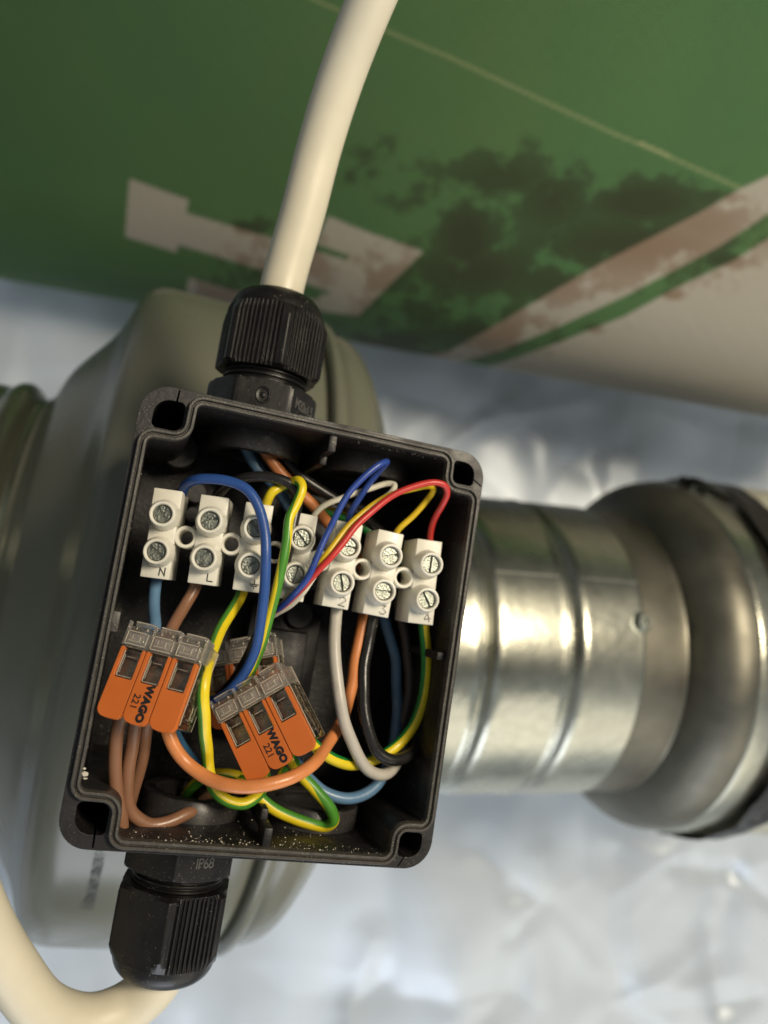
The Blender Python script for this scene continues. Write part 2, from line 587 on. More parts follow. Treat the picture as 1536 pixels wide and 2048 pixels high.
def make_bag():
    e1 = norm((0.955, -0.194, 0.12))
    e2 = norm(np.array((0.17, 0.95, 0.26)) - e1 * (np.array((0.17, 0.95, 0.26)) @ e1))
    e3 = np.cross(e1, e2)                   # towards the viewer
    O = P(830, 650, 470)
    ns, nt_ = 700, 430
    s = np.linspace(-330, 330, ns)
    t = np.linspace(-150, 330, nt_)
    # cross-section: flat front that rolls under and back at the bottom
    yy = np.zeros(nt_); zz = np.zeros(nt_)
    i0 = int(np.argmin(abs(t)))
    def tang(tt):
        a = max(0.0, min(1.0, (48 - tt) / 135.0)) * 2.15 - max(0, tt - 90) * 0.0009
        return math.cos(a), -math.sin(a)
    # integrate both ways; going down (t<0) the surface bends back
    for i in range(i0 + 1, nt_):
        c, q = tang(t[i]); h = t[i] - t[i - 1]
        yy[i] = yy[i - 1] + c * h; zz[i] = zz[i - 1] - q * h
    for i in range(i0 - 1, -1, -1):
        c, q = tang(t[i]); h = t[i + 1] - t[i]
        yy[i] = yy[i + 1] - c * h; zz[i] = zz[i + 1] + q * h
    SS, TT = np.meshgrid(s, t)
    pts = O + SS[..., None] * e1 + yy[:, None, None] * e2 + zz[:, None, None] * e3
    # sagging and soft folds
    wob = np.zeros(SS.shape)
    for (a, b, c, ph) in ((0.011, 0.006, 5.0, 0.4), (0.023, -0.013, 2.2, 1.9), (0.006, 0.019, 2.5, 0.9)):
        wob += c * np.sin(SS * a + TT * b + ph)
    wob += 0.00022 * (SS - 40) ** 2 * -1 * 0.5
    pts = pts + wob[..., None] * e3
    px, py = proj(pts)
    m = {}
    sm = lambda d, w=1.5: np.clip(0.5 + d / (2 * w), 0, 1)
    polys = [[(259, 357), (378, 400), (353, 505), (250, 473)],
             [(366, 424), (533, 473), (700, 522), (690, 595), (620, 570), (514, 537), (356, 489)],
             [(740, 466), (847, 503), (715, 633), (637, 612), (640, 590), (660, 588), (688, 526)],
             [(656, 432), (747, 469), (770, 500), (700, 512), (633, 487)],
             [(378, 555), (464, 581), (600, 598), (700, 600), (715, 633), (640, 622), (451, 612), (371, 590)]]
    pr = np.zeros(px.shape)
    for q in polys: pr = np.maximum(pr, sm(poly_sdf(px, py, q)))
    stripe = [(1700, 260), (1536, 352), (1480, 378), (1400, 425), (1200, 528), (1000, 645), (900, 702), (840, 716), (850, 724), (930, 722), (1000, 702), (1120, 652), (1250, 592), (1440, 492), (1536, 428), (1700, 330)]
    pr = np.maximum(pr, sm(poly_sdf(px, py, stripe)))
    low = [(1800, 330), (1536, 478), (1470, 520), (1360, 572), (1250, 632), (1120, 684), (1000, 727), (930, 745), (860, 1200), (1900, 1300)]
    pr = np.maximum(pr, sm(poly_sdf(px, py, low)))
    cl = np.full(px.shape, 1e9)
    cp = [(560, -40), (630, 0), (780, 65), (900, 115), (1100, 208), (1230, 268), (1290, 292), (1500, 385)]
    for a, b in zip(cp[:-1], cp[1:]): cl = np.minimum(cl, seg_sdf(px, py, a, b))
    line = np.clip(1.2 - cl / 2.8, 0, 1) * 0.55
    hl = seg_sdf(px, py, (1280, 286), (1338, 312))
    line = np.maximum(line, np.clip(1.2 - hl / 3, 0, 1) * 0.9)
    st = np.zeros(px.shape)
    for (x, y, rx, ry, k) in ((745, 325, 75, 32, .55), (935, 480, 62, 85, 1.0), (1010, 360, 110, 50, .8), (1110, 400, 70, 60, .9), (1290, 405, 105, 42, 1.1), (1260, 490, 190, 55, 1.0),
                              (960, 540, 130, 55, .95), (1425, 395, 60, 20, .7), (850, 600, 120, 70, .65), (980, 660, 120, 40, .75), (1400, 450, 90, 45, .8), (690, 350, 40, 20, .5),
                              (850, 390, 60, 25, .55), (480, 455, 50, 16, .8), (770, 700, 120, 30, .9), (1100, 560, 120, 40, .8), (560, 515, 100, 40, .7), (790, 560, 70, 70, .6), (430, 590, 60, 30, .6),
                              (1450, 520, 60, 18, .9), (1345, 590, 25, 10, .9), (1180, 655, 30, 12, .6)):
        st = np.maximum(st, k * np.exp(-(((px - x) / rx) ** 2 + ((py - y) / ry) ** 2) ** 1.1 * 0.55))
    verts = (pts.reshape(-1, 3) * S)
    idx = np.arange(ns * nt_).reshape(nt_, ns)
    fc = np.stack([idx[:-1, :-1], idx[:-1, 1:], idx[1:, 1:], idx[1:, :-1]], -1).reshape(-1, 4)
    me = bpy.data.meshes.new('cloth')
    org = O * S
    me.from_pydata((verts - org).tolist(), [], fc.tolist())
    me.update()
    me.shade_smooth()
    for nm, arr in (('print', pr), ('line', line), ('stain', st)):
        at = me.attributes.new(nm, 'FLOAT', 'POINT')
        at.data.foreach_set('value', arr.reshape(-1).astype(np.float32))
    for nm, arr in (('cu', SS), ('cv', TT)):
        at = me.attributes.new(nm, 'FLOAT', 'POINT')
        at.data.foreach_set('value', arr.reshape(-1).astype(np.float32))
    mt, nt, p, N, L = nodes('woven_green_fabric')
    def att(n):
        a = N.new('ShaderNodeAttribute'); a.attribute_name = n
        return a.outputs['Fac']
    tc = N.new('ShaderNodeTexCoord')
    nz = N.new('ShaderNodeTexNoise'); nz.inputs['Scale'].default_value = 60; nz.inputs['Detail'].default_value = 6; nz.inputs['Roughness'].default_value = 0.6
    L.new(tc.outputs['Object'], nz.inputs['Vector'])
    def math_(op, a, b=None, clamp=False):
        n = N.new('ShaderNodeMath'); n.operation = op; n.use_clamp = clamp
        for i, x in enumerate((a, b)):
            if x is None: continue
            if isinstance(x, (int, float)): n.inputs[i].default_value = x
            else: L.new(x, n.inputs[i])
        return n.outputs[0]
    def mixc(f, a, b):
        n = N.new('ShaderNodeMix'); n.data_type = 'RGBA'
        if isinstance(f, float): n.inputs[0].default_value = f
        else: L.new(f, n.inputs[0])
        for k, x in ((6, a), (7, b)):
            if isinstance(x, tuple): n.inputs[k].default_value = (*x, 1)
            else: L.new(x, n.inputs[k])
        return n.outputs[2]
    stn = math_('ADD', att('stain'), math_('MULTIPLY', math_('SUBTRACT', nz.outputs[0], 0.5), 2.6))
    mr = N.new('ShaderNodeMapRange'); mr.inputs[1].default_value = 0.27; mr.inputs[2].default_value = 0.56
    L.new(stn, mr.inputs[0])
    stain = math_('MULTIPLY', mr.outputs[0], math_('MINIMUM', math_('MULTIPLY', att('stain'), 5.0), math_('ADD', 0.45, math_('MULTIPLY', att('stain'), 0.55))), True)
    big = N.new('ShaderNodeTexNoise'); big.inputs['Scale'].default_value = 9; big.inputs['Detail'].default_value = 3
    L.new(tc.outputs['Object'], big.inputs['Vector'])
    green = mixc(big.outputs[0], (0.042, 0.126, 0.050), (0.086, 0.160, 0.056))
    green = mixc(stain, green, (0.030, 0.042, 0.018))
    white = mixc(stain, (0.36, 0.34, 0.29), (0.21, 0.15, 0.105))
    c = mixc(att('line'), green, (0.42, 0.42, 0.22))
    c = mixc(att('print'), c, white)
    wmod = math_('ADD', 1.0, math_('MULTIPLY', math_('MULTIPLY', math_('SINE', math_('MULTIPLY', att('cu'), 2 * math.pi / 2.3)), math_('SINE', math_('MULTIPLY', att('cv'), 2 * math.pi / 2.0))), 0.20))
    wn = N.new('ShaderNodeMix'); wn.data_type = 'RGBA'; wn.blend_type = 'MULTIPLY'; wn.inputs[0].default_value = 1
    L.new(c, wn.inputs[6]); L.new(wmod, wn.inputs[7]); c = wn.outputs[2]
    L.new(c, p.inputs['Base Color'])
    p.inputs['Roughness'].default_value = 0.62
    p.inputs['Specular IOR Level'].default_value = 0.3
    su = math_('SINE', math_('MULTIPLY', att('cu'), 2 * math.pi / 1.9))
    sv = math_('SINE', math_('MULTIPLY', att('cv'), 2 * math.pi / 1.7))
    wv = math_('MULTIPLY', su, sv)
    fine = N.new('ShaderNodeTexNoise'); fine.inputs['Scale'].default_value = 900
    L.new(tc.outputs['Object'], fine.inputs['Vector'])
    bp = N.new('ShaderNodeBump'); bp.inputs['Strength'].default_value = 0.75; bp.inputs['Distance'].default_value = 0.0004
    L.new(math_('ADD', wv, fine.outputs[0]), bp.inputs['Height'])
    L.new(bp.outputs[0], p.inputs['Normal'])
    me.materials.append(mt)
    root = bpy.data.objects.new('sack', me)
    COL.objects.link(root)
    root.location = Vector(org)
    md = root.modifiers.new('thickness', 'SOLIDIFY'); md.thickness = 0.0012; md.offset = -1
    tag(root, 'green woven sack with white printing, a pale stripe and dark mildew stains', 'sack')
    # silhouette check
    for qx in (50, 240, 830, 1100, 1500):
        msk = abs(px - qx) < 4
        print('BAG bottom at', qx, py[msk].max() if msk.any() else None)


make_bag()

# ------------------------------------------------------------------ duct fan
M_FAN = mat('grey_fan_plastic', (0.158, 0.160, 0.122), 0.27, var=0.05, vscale=25, bump=0.05, bscale=120, rvar=0.06)
M_FAND = mat('fan_groove', (0.05, 0.05, 0.04), 0.5)
C0 = P(440, 1226, 385)


def axis_frame(o, d):
    z = norm(d)
    y = norm(np.array((0, 1, 0)) - z * z[1])
    x = np.cross(y, z)
    return frame(o, x, y, z)


FF = axis_frame(C0, UU)
fan = thing('duct_fan', axis_frame(C0, UU), 'big grey plastic inline duct fan behind the black junction box', 'fan')


def smooth_prof(pr, k=4):
    pts = [np.array(q, float) for q in pr]
    for _ in range(k):
        new = [pts[0]]
        for a, b_ in zip(pts[:-1], pts[1:]):
            new += [a * 0.75 + b_ * 0.25, a * 0.25 + b_ * 0.75]
        new.append(pts[-1])
        pts = new
    return [tuple(q) for q in pts]


bm = bmesh.new()
lathe(bm, smooth_prof([(84, -90), (86, -87), (97, -83), (102, -80), (119, -66), (130, -62), (138, -59), (142, -52), (142, -40), (142.5, 0), (142, 10), (140, 12)], 3), 192)
build(bm, 'housing', M_FAN, fan, FF, ang=60)
bm = bmesh.new()
lathe(bm, smooth_prof([(138, 10), (138, 13), (143.5, 14), (144, 16), (143.5, 18), (139, 19), (139, 21)], 2), 192)
build(bm, 'seam_ring', M_FAN, fan, FF, ang=60)
bm = bmesh.new()
lathe(bm, smooth_prof([(139, 20), (140, 23), (138.5, 30), (131, 37), (118, 44), (104, 51), (90, 58), (80, 62), (76, 66), (74, 68)], 3), 192)
build(bm, 'rear_housing', M_FAN, fan, FF, ang=60)
bm = bmesh.new()
lathe(bm, smooth_prof([(83, -84), (83, -90), (83, -93), (86, -95), (88.5, -98), (88.5, -102), (86, -105), (85.5, -107), (85.5, -135), (85.5, -260)], 2), 192)
build(bm, 'inlet_collar', mat('inlet_collar_metal', (0.26, 0.27, 0.20), 0.24, metal=0.85, var=0.08, vscale=40), fan, FF, ang=50)

# serial number print, bent round the housing
def fan_text(txt, size, px0, py0, px1, py1):
    FI = FF.inverted()
    def hitfan(px, py):
        o_ = FI @ Vector(CAM); d_ = (FI.to_3x3() @ Vector(ray(px, py)))
        a = d_.x ** 2 + d_.y ** 2; b_ = 2 * (o_.x * d_.x + o_.y * d_.y); c_ = o_.x ** 2 + o_.y ** 2 - 142.5 ** 2
        t = (-b_ - math.sqrt(b_ * b_ - 4 * a * c_)) / (2 * a)
        h = o_ + d_ * t
        return math.atan2(h.y, h.x), h.z
    a0, z0 = hitfan(px0, py0); a1, z1 = hitfan(px1, py1)
    tb = text_mesh(txt, size, 0.02, 0.05, align='LEFT')
    sg = 1 if a1 > a0 else -1
    for v in tb.verts:
        a = a0 + sg * v.co.x * 0.8 / 142.6; z = z0 + v.co.y
        r = 142.62 + v.co.z
        v.co = Vector((r * math.cos(a), r * math.sin(a), z))
    return build(tb, 'printed_serial', mat('faded_print', (0.05, 0.05, 0.045), 0.6), fan, FF)


fan_text('Serial.no: 16598/16091982(1)', 4.6, 213, 1640, 163, 1838)

# ------------------------------------------------------------------ galvanised duct
D0 = P(900, 1280, 420); D1 = P(1190, 1295, 445)
FD = axis_frame(D0, D1 - D0)
M_GALV, nt, p, N, L = nodes('galvanised_steel')
tc = N.new('ShaderNodeTexCoord')
vz = N.new('ShaderNodeTexNoise'); vz.inputs['Scale'].default_value = 190; vz.inputs['Detail'].default_value = 5
L.new(tc.outputs['Object'], vz.inputs['Vector'])
n2 = N.new('ShaderNodeTexNoise'); n2.inputs['Scale'].default_value = 22; n2.inputs['Detail'].default_value = 4
L.new(tc.outputs['Object'], n2.inputs['Vector'])
r1 = N.new('ShaderNodeMapRange'); r1.inputs[1].default_value = .35; r1.inputs[2].default_value = .65; r1.inputs[3].default_value = 0.22; r1.inputs[4].default_value = 0.36
L.new(n2.outputs[0], r1.inputs[0]); L.new(r1.outputs[0], p.inputs['Roughness'])
cr = N.new('ShaderNodeMix'); cr.data_type = 'RGBA'
L.new(vz.outputs[0], cr.inputs[0]); cr.inputs[6].default_value = (0.36, 0.36, 0.30, 1); cr.inputs[7].default_value = (0.55, 0.55, 0.47, 1)
L.new(cr.outputs[2], p.inputs['Base Color'])
p.inputs['Metallic'].default_value = 1.0
b = N.new('ShaderNodeBump'); b.inputs['Strength'].default_value = 0.25; b.inputs['Distance'].default_value = 0.0005
ad = N.new('ShaderNodeMath'); ad.operation = 'ADD'
L.new(n2.outputs[0], ad.inputs[0]); L.new(vz.outputs[0], ad.inputs[1])
L.new(ad.outputs[0], b.inputs['Height']); L.new(b.outputs[0], p.inputs['Normal'])
M_TAPE = mat('black_tape', (0.012, 0.012, 0.012), 0.4, bump=0.4, bscale=200)

duct = thing('metal_duct', FD, 'shiny galvanised metal duct with beads and a wider flanged end, right of the fan', 'duct')
bm = bmesh.new()
RD = 76.0
bead = lambda s: [(RD, s - 5), (RD + 0.5, s - 4), (RD + 0.6, s - 2.6), (RD - 2.6, s - 1.2), (RD - 4.0, s + 0.4), (RD - 2.6, s + 2.2), (RD, s + 5)]
lathe(bm, smooth_prof([(RD, -60), (RD, -30)] + bead(-13) + [(RD, 0), (RD, 18)] + bead(29) + [(RD, 40), (RD, 62), (RD + 0.1, 65), (RD - 0.6, 65.3), (RD - 0.8, 66)], 2), 160)
build(bm, 'pipe', M_GALV, duct, FD, ang=50)
bm = bmesh.new()
lathe(bm, smooth_prof([(RD - 1.0, 60), (RD - 1.0, 80), (RD - 1.0, 88), (RD - 0.6, 89.5), (RD + 1.5, 90), (RD + 6, 92), (RD + 11, 95.5), (RD + 16, 101), (RD + 18.3, 107), (RD + 18.5, 114)], 3), 160)
build(bm, 'flange', mat('dull_steel', (0.19, 0.182, 0.15), 0.48, metal=1.0, var=0.1, vscale=60, bump=0.1, bscale=200), duct, FD, ang=60)
bm = bmesh.new()
lathe(bm, smooth_prof([(RD + 18.2, 112), (RD + 19.6, 113), (RD + 19.8, 124), (RD + 19, 126), (RD + 19, 145)], 2), 160)
build(bm, 'end_band', M_GALV, duct, FD, ang=60)
# longitudinal seam: a low folded strip along the pipe
def duct_angle(px, py, r=RD):
    FI = FD.inverted()
    o_ = FI @ Vector(CAM); d_ = (FI.to_3x3() @ Vector(ray(px, py)))
    a = d_.x ** 2 + d_.y ** 2; b_ = 2 * (o_.x * d_.x + o_.y * d_.y); c_ = o_.x ** 2 + o_.y ** 2 - r ** 2
    disc = b_ * b_ - 4 * a * c_
    t = (-b_ - math.sqrt(max(disc, 0))) / (2 * a)
    h = o_ + d_ * t
    return math.atan2(h.y, h.x), h.z
sa, _ = duct_angle(1180, 1152)
bm = bmesh.new()
for (z0, z1) in ((-8, 24), (34, 65)):
    rows = []
    for k in range(7):
        a = sa + (k - 3) * 0.009
        r = RD + 0.1 + (0.5 if 0 < k < 6 else 0)
        rows.append([(r * math.cos(a), r * math.sin(a), z) for z in np.linspace(z0, z1, 12)])
    grid(bm, rows)
build(bm, 'folded_seam', M_GALV, duct, FD)
# screw
a_, z_ = duct_angle(1281, 1246)
n_ = np.array((math.cos(a_), math.sin(a_), 0)); 
def local_frame(F0, o, n, up=(0, 0, 1)):
    y = norm(np.array(up) - n * (np.array(up) @ n)); x = np.cross(y, n)
    return F0 @ frame(o, x, y, n)
bm = bmesh.new()
lathe(bm, [(5.2, 0), (5.2, 0.8), (3.9, 1.0), (3.9, 3.2), (3.2, 3.9), (1.7, 3.9), (1.5, 2.4), (0.1, 2.3)], 6 * 6)
build(bm, 'screw', mat('duct_screw_zinc', (0.25, 0.27, 0.24), 0.35, metal=1.0), duct, local_frame(FD, np.array((math.cos(a_), math.sin(a_), 0)) * (RD - 0.5) + np.array((0, 0, z_)), n_))

# tape with ragged edge
def ragged(bm, z0f, z1f, r0, n=220, wr=0.6):
    rows = []
    for j in range(7):
        row = []
        for k in range(n):
            a = 2 * math.pi * k / n
            z = z0f(a) + (z1f(a) - z0f(a)) * j / 6
            r = r0 + wr * noise.noise(Vector((a * 5, z * 0.12, 0))) + (0.3 if j in (0,) else 0)
            row.append((r * math.cos(a), r * math.sin(a), z))
        rows.append(row)
    grid(bm, rows, closed_v=True)
hose = thing('insulated_hose', FD @ Matrix.Translation((0, 0, 135)), 'pale hose end taped in black at the right edge of the photo', 'hose')
bm = bmesh.new()
rows = []
for j in range(40):
    z = 138 + j * 3
    rows.append([((RD + 20.5 + 1.5 * math.sin(j * 1.1) + 1.6 * noise.noise(Vector((k * .2, j * .4, 2)))) * math.cos(2 * math.pi * k / 120), (RD + 20.5 + 1.5 * math.sin(j * 1.1) + 1.6 * noise.noise(Vector((k * .2, j * .4, 2)))) * math.sin(2 * math.pi * k / 120), z) for k in range(120)])
grid(bm, rows, closed_v=True)
build(bm, 'sleeve', mat('pale_sleeve', (0.55, 0.54, 0.44), 0.5, bump=0.3, bscale=200), hose, FD, ang=80)
bm = bmesh.new()
ragged(bm, lambda a: 130 + 2.4 * noise.noise(Vector((math.cos(a) * 3, math.sin(a) * 3, 0))) + 1.0 * noise.noise(Vector((a * 14, 0, 3))),
       lambda a: 148 + 7 * noise.noise(Vector((math.cos(a) * 2, math.sin(a) * 2, 4))) + 2 * noise.noise(Vector((a * 9, 0, 3))), RD + 22.8, wr=2.0)
for (ang_, zz0, ln, wd) in ((1.86, 114, 7, 1.6), (1.80, 117, 5, 2.2), (1.95, 117, 4, 1.5)):
    for q in range(3):
        c = Vector(((RD + 20) * math.cos(ang_ + q * .015), (RD + 20) * math.sin(ang_ + q * .015), zz0 + q * 1.2))
        d = Vector((math.cos(ang_ + .5 * q - .4), math.sin(ang_ + .5 * q - .4), -0.3 * q)) * ln
        s_ = Vector((-math.sin(ang_), math.cos(ang_), 0.4)) * wd
        a1, a2, a3 = bm.verts.new(c - s_), bm.verts.new(c + s_), bm.verts.new(c + d)
        a4 = bm.verts.new(c + Vector((0, 0, 1.2)))
        for f3 in ((a1, a2, a3), (a1, a4, a3), (a2, a4, a3)): bm.faces.new(f3)
build(bm, 'tape', M_TAPE, hose, FD, ang=60)

# ------------------------------------------------------------------ junction box
box = thing('junction_box', MBOX @ Matrix.Translation((BW / 2, BH / 2, BD)) @ Matrix.Rotation(math.pi, 4, 'X'),
            'open black plastic junction box full of coloured wires', 'junction box')
T = 3.0
NT = 12.4          # corner notch
RA = 4.4


def corner_pts(cx, cy, sx, sy, NT=NT, RA=RA):
    """cavity outline round one screw post, from the vertical wall to the horizontal wall"""
    pts = fillet([(T - 1, 40), (T, 40), (T, NT), (NT - RA, NT), (NT - RA, NT - 1)], [0, 0, 1.6, 0, 0])[2:-2]
    a = arc(NT - RA, NT - RA, RA, 90, 0, 10)
    b_ = [(y, x) for x, y in reversed(pts)]
    out = pts[:-1] + a + b_[1:]
    return [(cx + sx * x, cy + sy * y) for x, y in out]


def clean(lp, e=0.02):
    out = []
    for q in lp:
        if not out or math.hypot(q[0] - out[-1][0], q[1] - out[-1][1]) > e: out.append(q)
    if math.hypot(out[0][0] - out[-1][0], out[0][1] - out[-1][1]) < e: out.pop()
    return out


tl = corner_pts(0, 0, 1, 1)
tr = corner_pts(BW, 0, -1, 1, 11.0, 3.9)[::-1]
br = corner_pts(BW, BH, -1, -1, 11.0, 3.9)
bl = corner_pts(0, BH, 1, -1)[::-1]
cav = clean(tl + tr + br + bl)


def subdiv(lp, mx=4.0):
    out = []
    for i in range(len(lp)):
        a, b_ = np.array(lp[i]), np.array(lp[(i + 1) % len(lp)])
        k = max(1, int(np.linalg.norm(b_ - a) / mx))
        out += [tuple(a + (b_ - a) * j / k) for j in range(k)]
    return out


def offset(lp, d):
    """push a closed loop outwards by d (away from the cavity)"""
    n = len(lp); A = np.array(lp)
    out = []
    for i in range(n):
        e0 = norm(A[i] - A[i - 1]); e1 = norm(A[(i + 1) % n] - A[i])
        n0 = np.array((e0[1], -e0[0])); n1 = np.array((e1[1], -e1[0]))
        m_ = norm(n0 + n1)
        out.append(tuple(A[i] + m_ * d / max(0.5, m_ @ n0) * SGN))
    return out


area = sum(cav[i][0] * cav[(i + 1) % len(cav)][1] - cav[(i + 1) % len(cav)][0] * cav[i][1] for i in range(len(cav)))
SGN = 1 if area > 0 else -1
outer = fillet([(0, 0), (BW, 0), (BW, BH), (0, BH)], 6.6, 10)


def chole(cx, cy, sx, sy, k=1.0, flip=False):
    q = fillet([(3.1, 3.1), (9.9, 3.1), (9.9, 9.9), (3.1, 9.9)], [3.6, 1.3, 0.2, 1.3], 6)
    # inner corner follows the arc of the lip
    keep = [p_ for p_ in q if math.hypot(p_[0] - 8, p_[1] - 8) < 20 and not (p_[0] > 8.7 and p_[1] > 8.7)]
    i0 = [i for i, p_ in enumerate(keep) if p_[0] > 9.5][-1]
    keep = keep[:i0 + 1] + arc(7.9, 7.9, 2.0, 0, 90, 5) + keep[i0 + 1:]
    i0 = max(i for i, p_ in enumerate(keep) if abs(p_[1] - 3.1) < 0.01 and p_[0] < 7.5)
    keep = keep[:i0 + 1] + [(7.55, 3.1), (7.7 / k, 0.45), (8.05 / k, 0.4), (7.95, 3.1)] + keep[i0 + 1:]
    if flip: keep = [(y, x) for x, y in keep]
    return [(cx + sx * x * k, cy + sy * y * k) for x, y in keep]


holes = [chole(0, 0, 1, 1), chole(BW, 0, -1, 1, .85, True), chole(BW, BH, -1, -1, .85), chole(0, BH, 1, -1)]
bm = bmesh.new()
flat(bm, [outer, cav] + holes, 1.9)
wall(bm, outer, 1.9, BD)
wall(bm, cav, 1.9, BD - 3)
flat(bm, [cav], BD - 3)
flat(bm, [outer], BD)
for h in holes:
    wall(bm, h, 1.9, 38); flat(bm, [h], 38)
bmesh.ops.remove_doubles(bm, verts=bm.verts, dist=1e-4)
build(bm, 'body', M_BLACK, box, MBOX, ang=40)
# raised double lip round the cavity
bm = bmesh.new()
cs = subdiv(cav, 2.0)
rng = [0.10 * noise.noise(Vector((x * 0.9, y * 0.9, 0))) + 0.07 * noise.noise(Vector((x * 3.1, y * 3.1, 5))) for x, y in cs]
prof = [(0.02, 2.2), (0.0, 0.35), (0.15, 0.05), (0.65, 0.0), (0.8, 0.15), (0.9, 0.75), (1.15, 0.75), (1.28, 0.15), (1.4, 0.0), (1.9, 0.0), (2.05, 0.25), (2.1, 2.2)]
rows = []
for o_, w_ in prof:
    lp = offset(cs, o_)
    if o_ < 0.5:
        lp = [tuple(np.array(a) + (np.array(a) - np.array(c)) * 0 + (np.array(b2) - np.array(a)) * 1.0 * k) for a, b2, c, k in zip(lp, offset(cs, o_ - 1.0), cs, [max(0, r) for r in rng])]
    rows.append([(x, y, w_ + (rng[i] * 0.5 if w_ < 1 else 0)) for i, (x, y) in enumerate(lp)])
grid(bm, rows, closed_v=True)
build(bm, 'rim_lip', M_RIM, box, MBOX, ang=40)

# entry bosses and their ribs
u_top = [uvw(R(505, 858, 26))[0], uvw(R(735, 900, 26))[0]]
u_bot = [uvw(R(385, 1650, 26))[0], uvw(R(615, 1660, 26))[0]]
print('BOSS u', u_top, u_bot)
UA = (u_top[0] + u_bot[0]) / 2; UB = (u_top[1] + u_bot[1]) / 2
WG = 27.0


def vframe(u, v, w, sgn):
    """local z points out of the cavity wall into the box"""
    return MBOX @ frame((u, v, w), (1, 0, 0), (0, 0, -sgn), (0, sgn, 0))


for (u, v, sg, hole) in ((UA, T, 1, True), (UB, T, 1, False), (UA, BH - T, -1, True), (UB, BH - T, -1, False)):
    bm = bmesh.new()
    pr_ = [(12.4, 0), (12.4, 4.8), (12.1, 5.2)]
    pr_ += [(9.2, 5.2), (8.8, 4.8), (8.8, 0.4), (0.05, 0.4)] if hole else [(9.6, 5.2), (9.2, 4.9), (8.9, 4.4), (0.05, 4.2)]
    lathe(bm, pr_, 64)
    build(bm, 'entry_boss', M_BOSS, box, vframe(u, v, WG, sg), ang=40)
UM = (UA + UB) / 2
for v0, v1 in ((T, T + 4.2), (BH - T - 4.2, BH - T)):
    bm = bmesh.new()
    bevbox(bm, UM - 1.0, UM + 1.0, v0 - (0.5 if v0 < 50 else 0), v1 + (0.5 if v0 > 50 else 0), 1.4, 9, 0.3)
    vm = v1 if v0 < 50 else v0
    bevbox(bm, UM - 0.9, UM + 0.9, vm - 2.2, vm + 2.2, 9, 46, 0.3)
    build(bm, 'divider_rib', M_BLACK, box, MBOX)
bm = bmesh.new()
bevbox(bm, T - 1.2, T + 1.5, 51.5, 56, 0.6, 30, 0.3)
build(bm, 'wall_rib', M_RIM, box, MBOX)
bm = bmesh.new()
bevbox(bm, BW - T - 2.2, BW - T + 1, 50.5, 52.5, 3, 46, 0.3)
build(bm, 'wall_rib', M_BLACK, box, MBOX)
# floor: raised mounting pads and pegs
bm = bmesh.new()
bevbox(bm, 38, 58, 46, 82, 38, 49.5, 0.5)
bevbox(bm, 42, 54, 52, 78, 34, 38.5, 0.5)
bevbox(bm, 46, 66, 14, 40, 34, 49.5, 0.5)
build(bm, 'mounting_pad', M_BLACK, box, MBOX)
for (qx, qy, qr) in ((386, 1030, 2.4), (392, 985, 3.0), (360, 900, 5.0), (600, 1230, 4)):
    q = uvw(R(qx, qy, 36))
    bm = bmesh.new()
    V_ = lathe(bm, [(0.05, 36), (qr - 0.4, 36), (qr, 36.4), (qr + 0.2, 49.5)], 28)
    build(bm, 'floor_peg', M_BLACK, box, MBOX @ Matrix.Translation((q[0], q[1], 0)))

# dust and swarf lying on the lower wall and bosses
rd = random.Random(3)
bm = bmesh.new()
def crumb(bm, c, s, rd):
    vs = bmesh.ops.create_icosphere(bm, subdivisions=1, radius=1)['verts']
    e = (rd.uniform(.5, 1.6), rd.uniform(.5, 1.2), rd.uniform(.4, .9))
    for v in vs:
        v.co = Vector((c[0] + v.co.x * s * e[0] * rd.uniform(.7, 1.2), c[1] + v.co.y * s * e[1] * rd.uniform(.7, 1.2), c[2] + v.co.z * s * e[2]))
for k in range(230):
    u = rd.triangular(14, 72, rd.choice((24, 30, 52, 60)))
    w = abs(rd.gauss(0, 2.2)) + 1.5 if k % 3 else rd.uniform(1.8, 24)
    v = BH - T - 0.05
    if w > WG - 12.4 and min(abs(u - UA), abs(u - UB)) < 12:
        v = BH - T - 5.2 if k % 3 else BH - T - 0.1
    crumb(bm, (u, v, w), rd.choice((.05, .06, .08, .11, .15, .19)), rd)
for k in range(60):
    u = rd.uniform(50, 78)
    crumb(bm, (u, T + 0.08, rd.uniform(2.2, 5)), rd.choice((.06, .08, .13)), rd)
for k in range(40):
    v = rd.uniform(20, 90)
    crumb(bm, (rd.choice((T + .05, BW - T - .05)), v, rd.uniform(1, 12)), rd.choice((.06, .08, .1)), rd)
crumb(bm, (T + .5, 86, 0.2), .55, rd); crumb(bm, (T + .7, 87, 0.3), .5, rd); crumb(bm, (T + .2, 85, 0.2), .35, rd)
dust = build(bm, 'dust', mat('dust_crumbs', (0.50, 0.46, 0.38), 0.8), box, MBOX)
dust['kind'] = 'stuff'
dust['label'] = 'pale plastic swarf and dust along the lower wall'

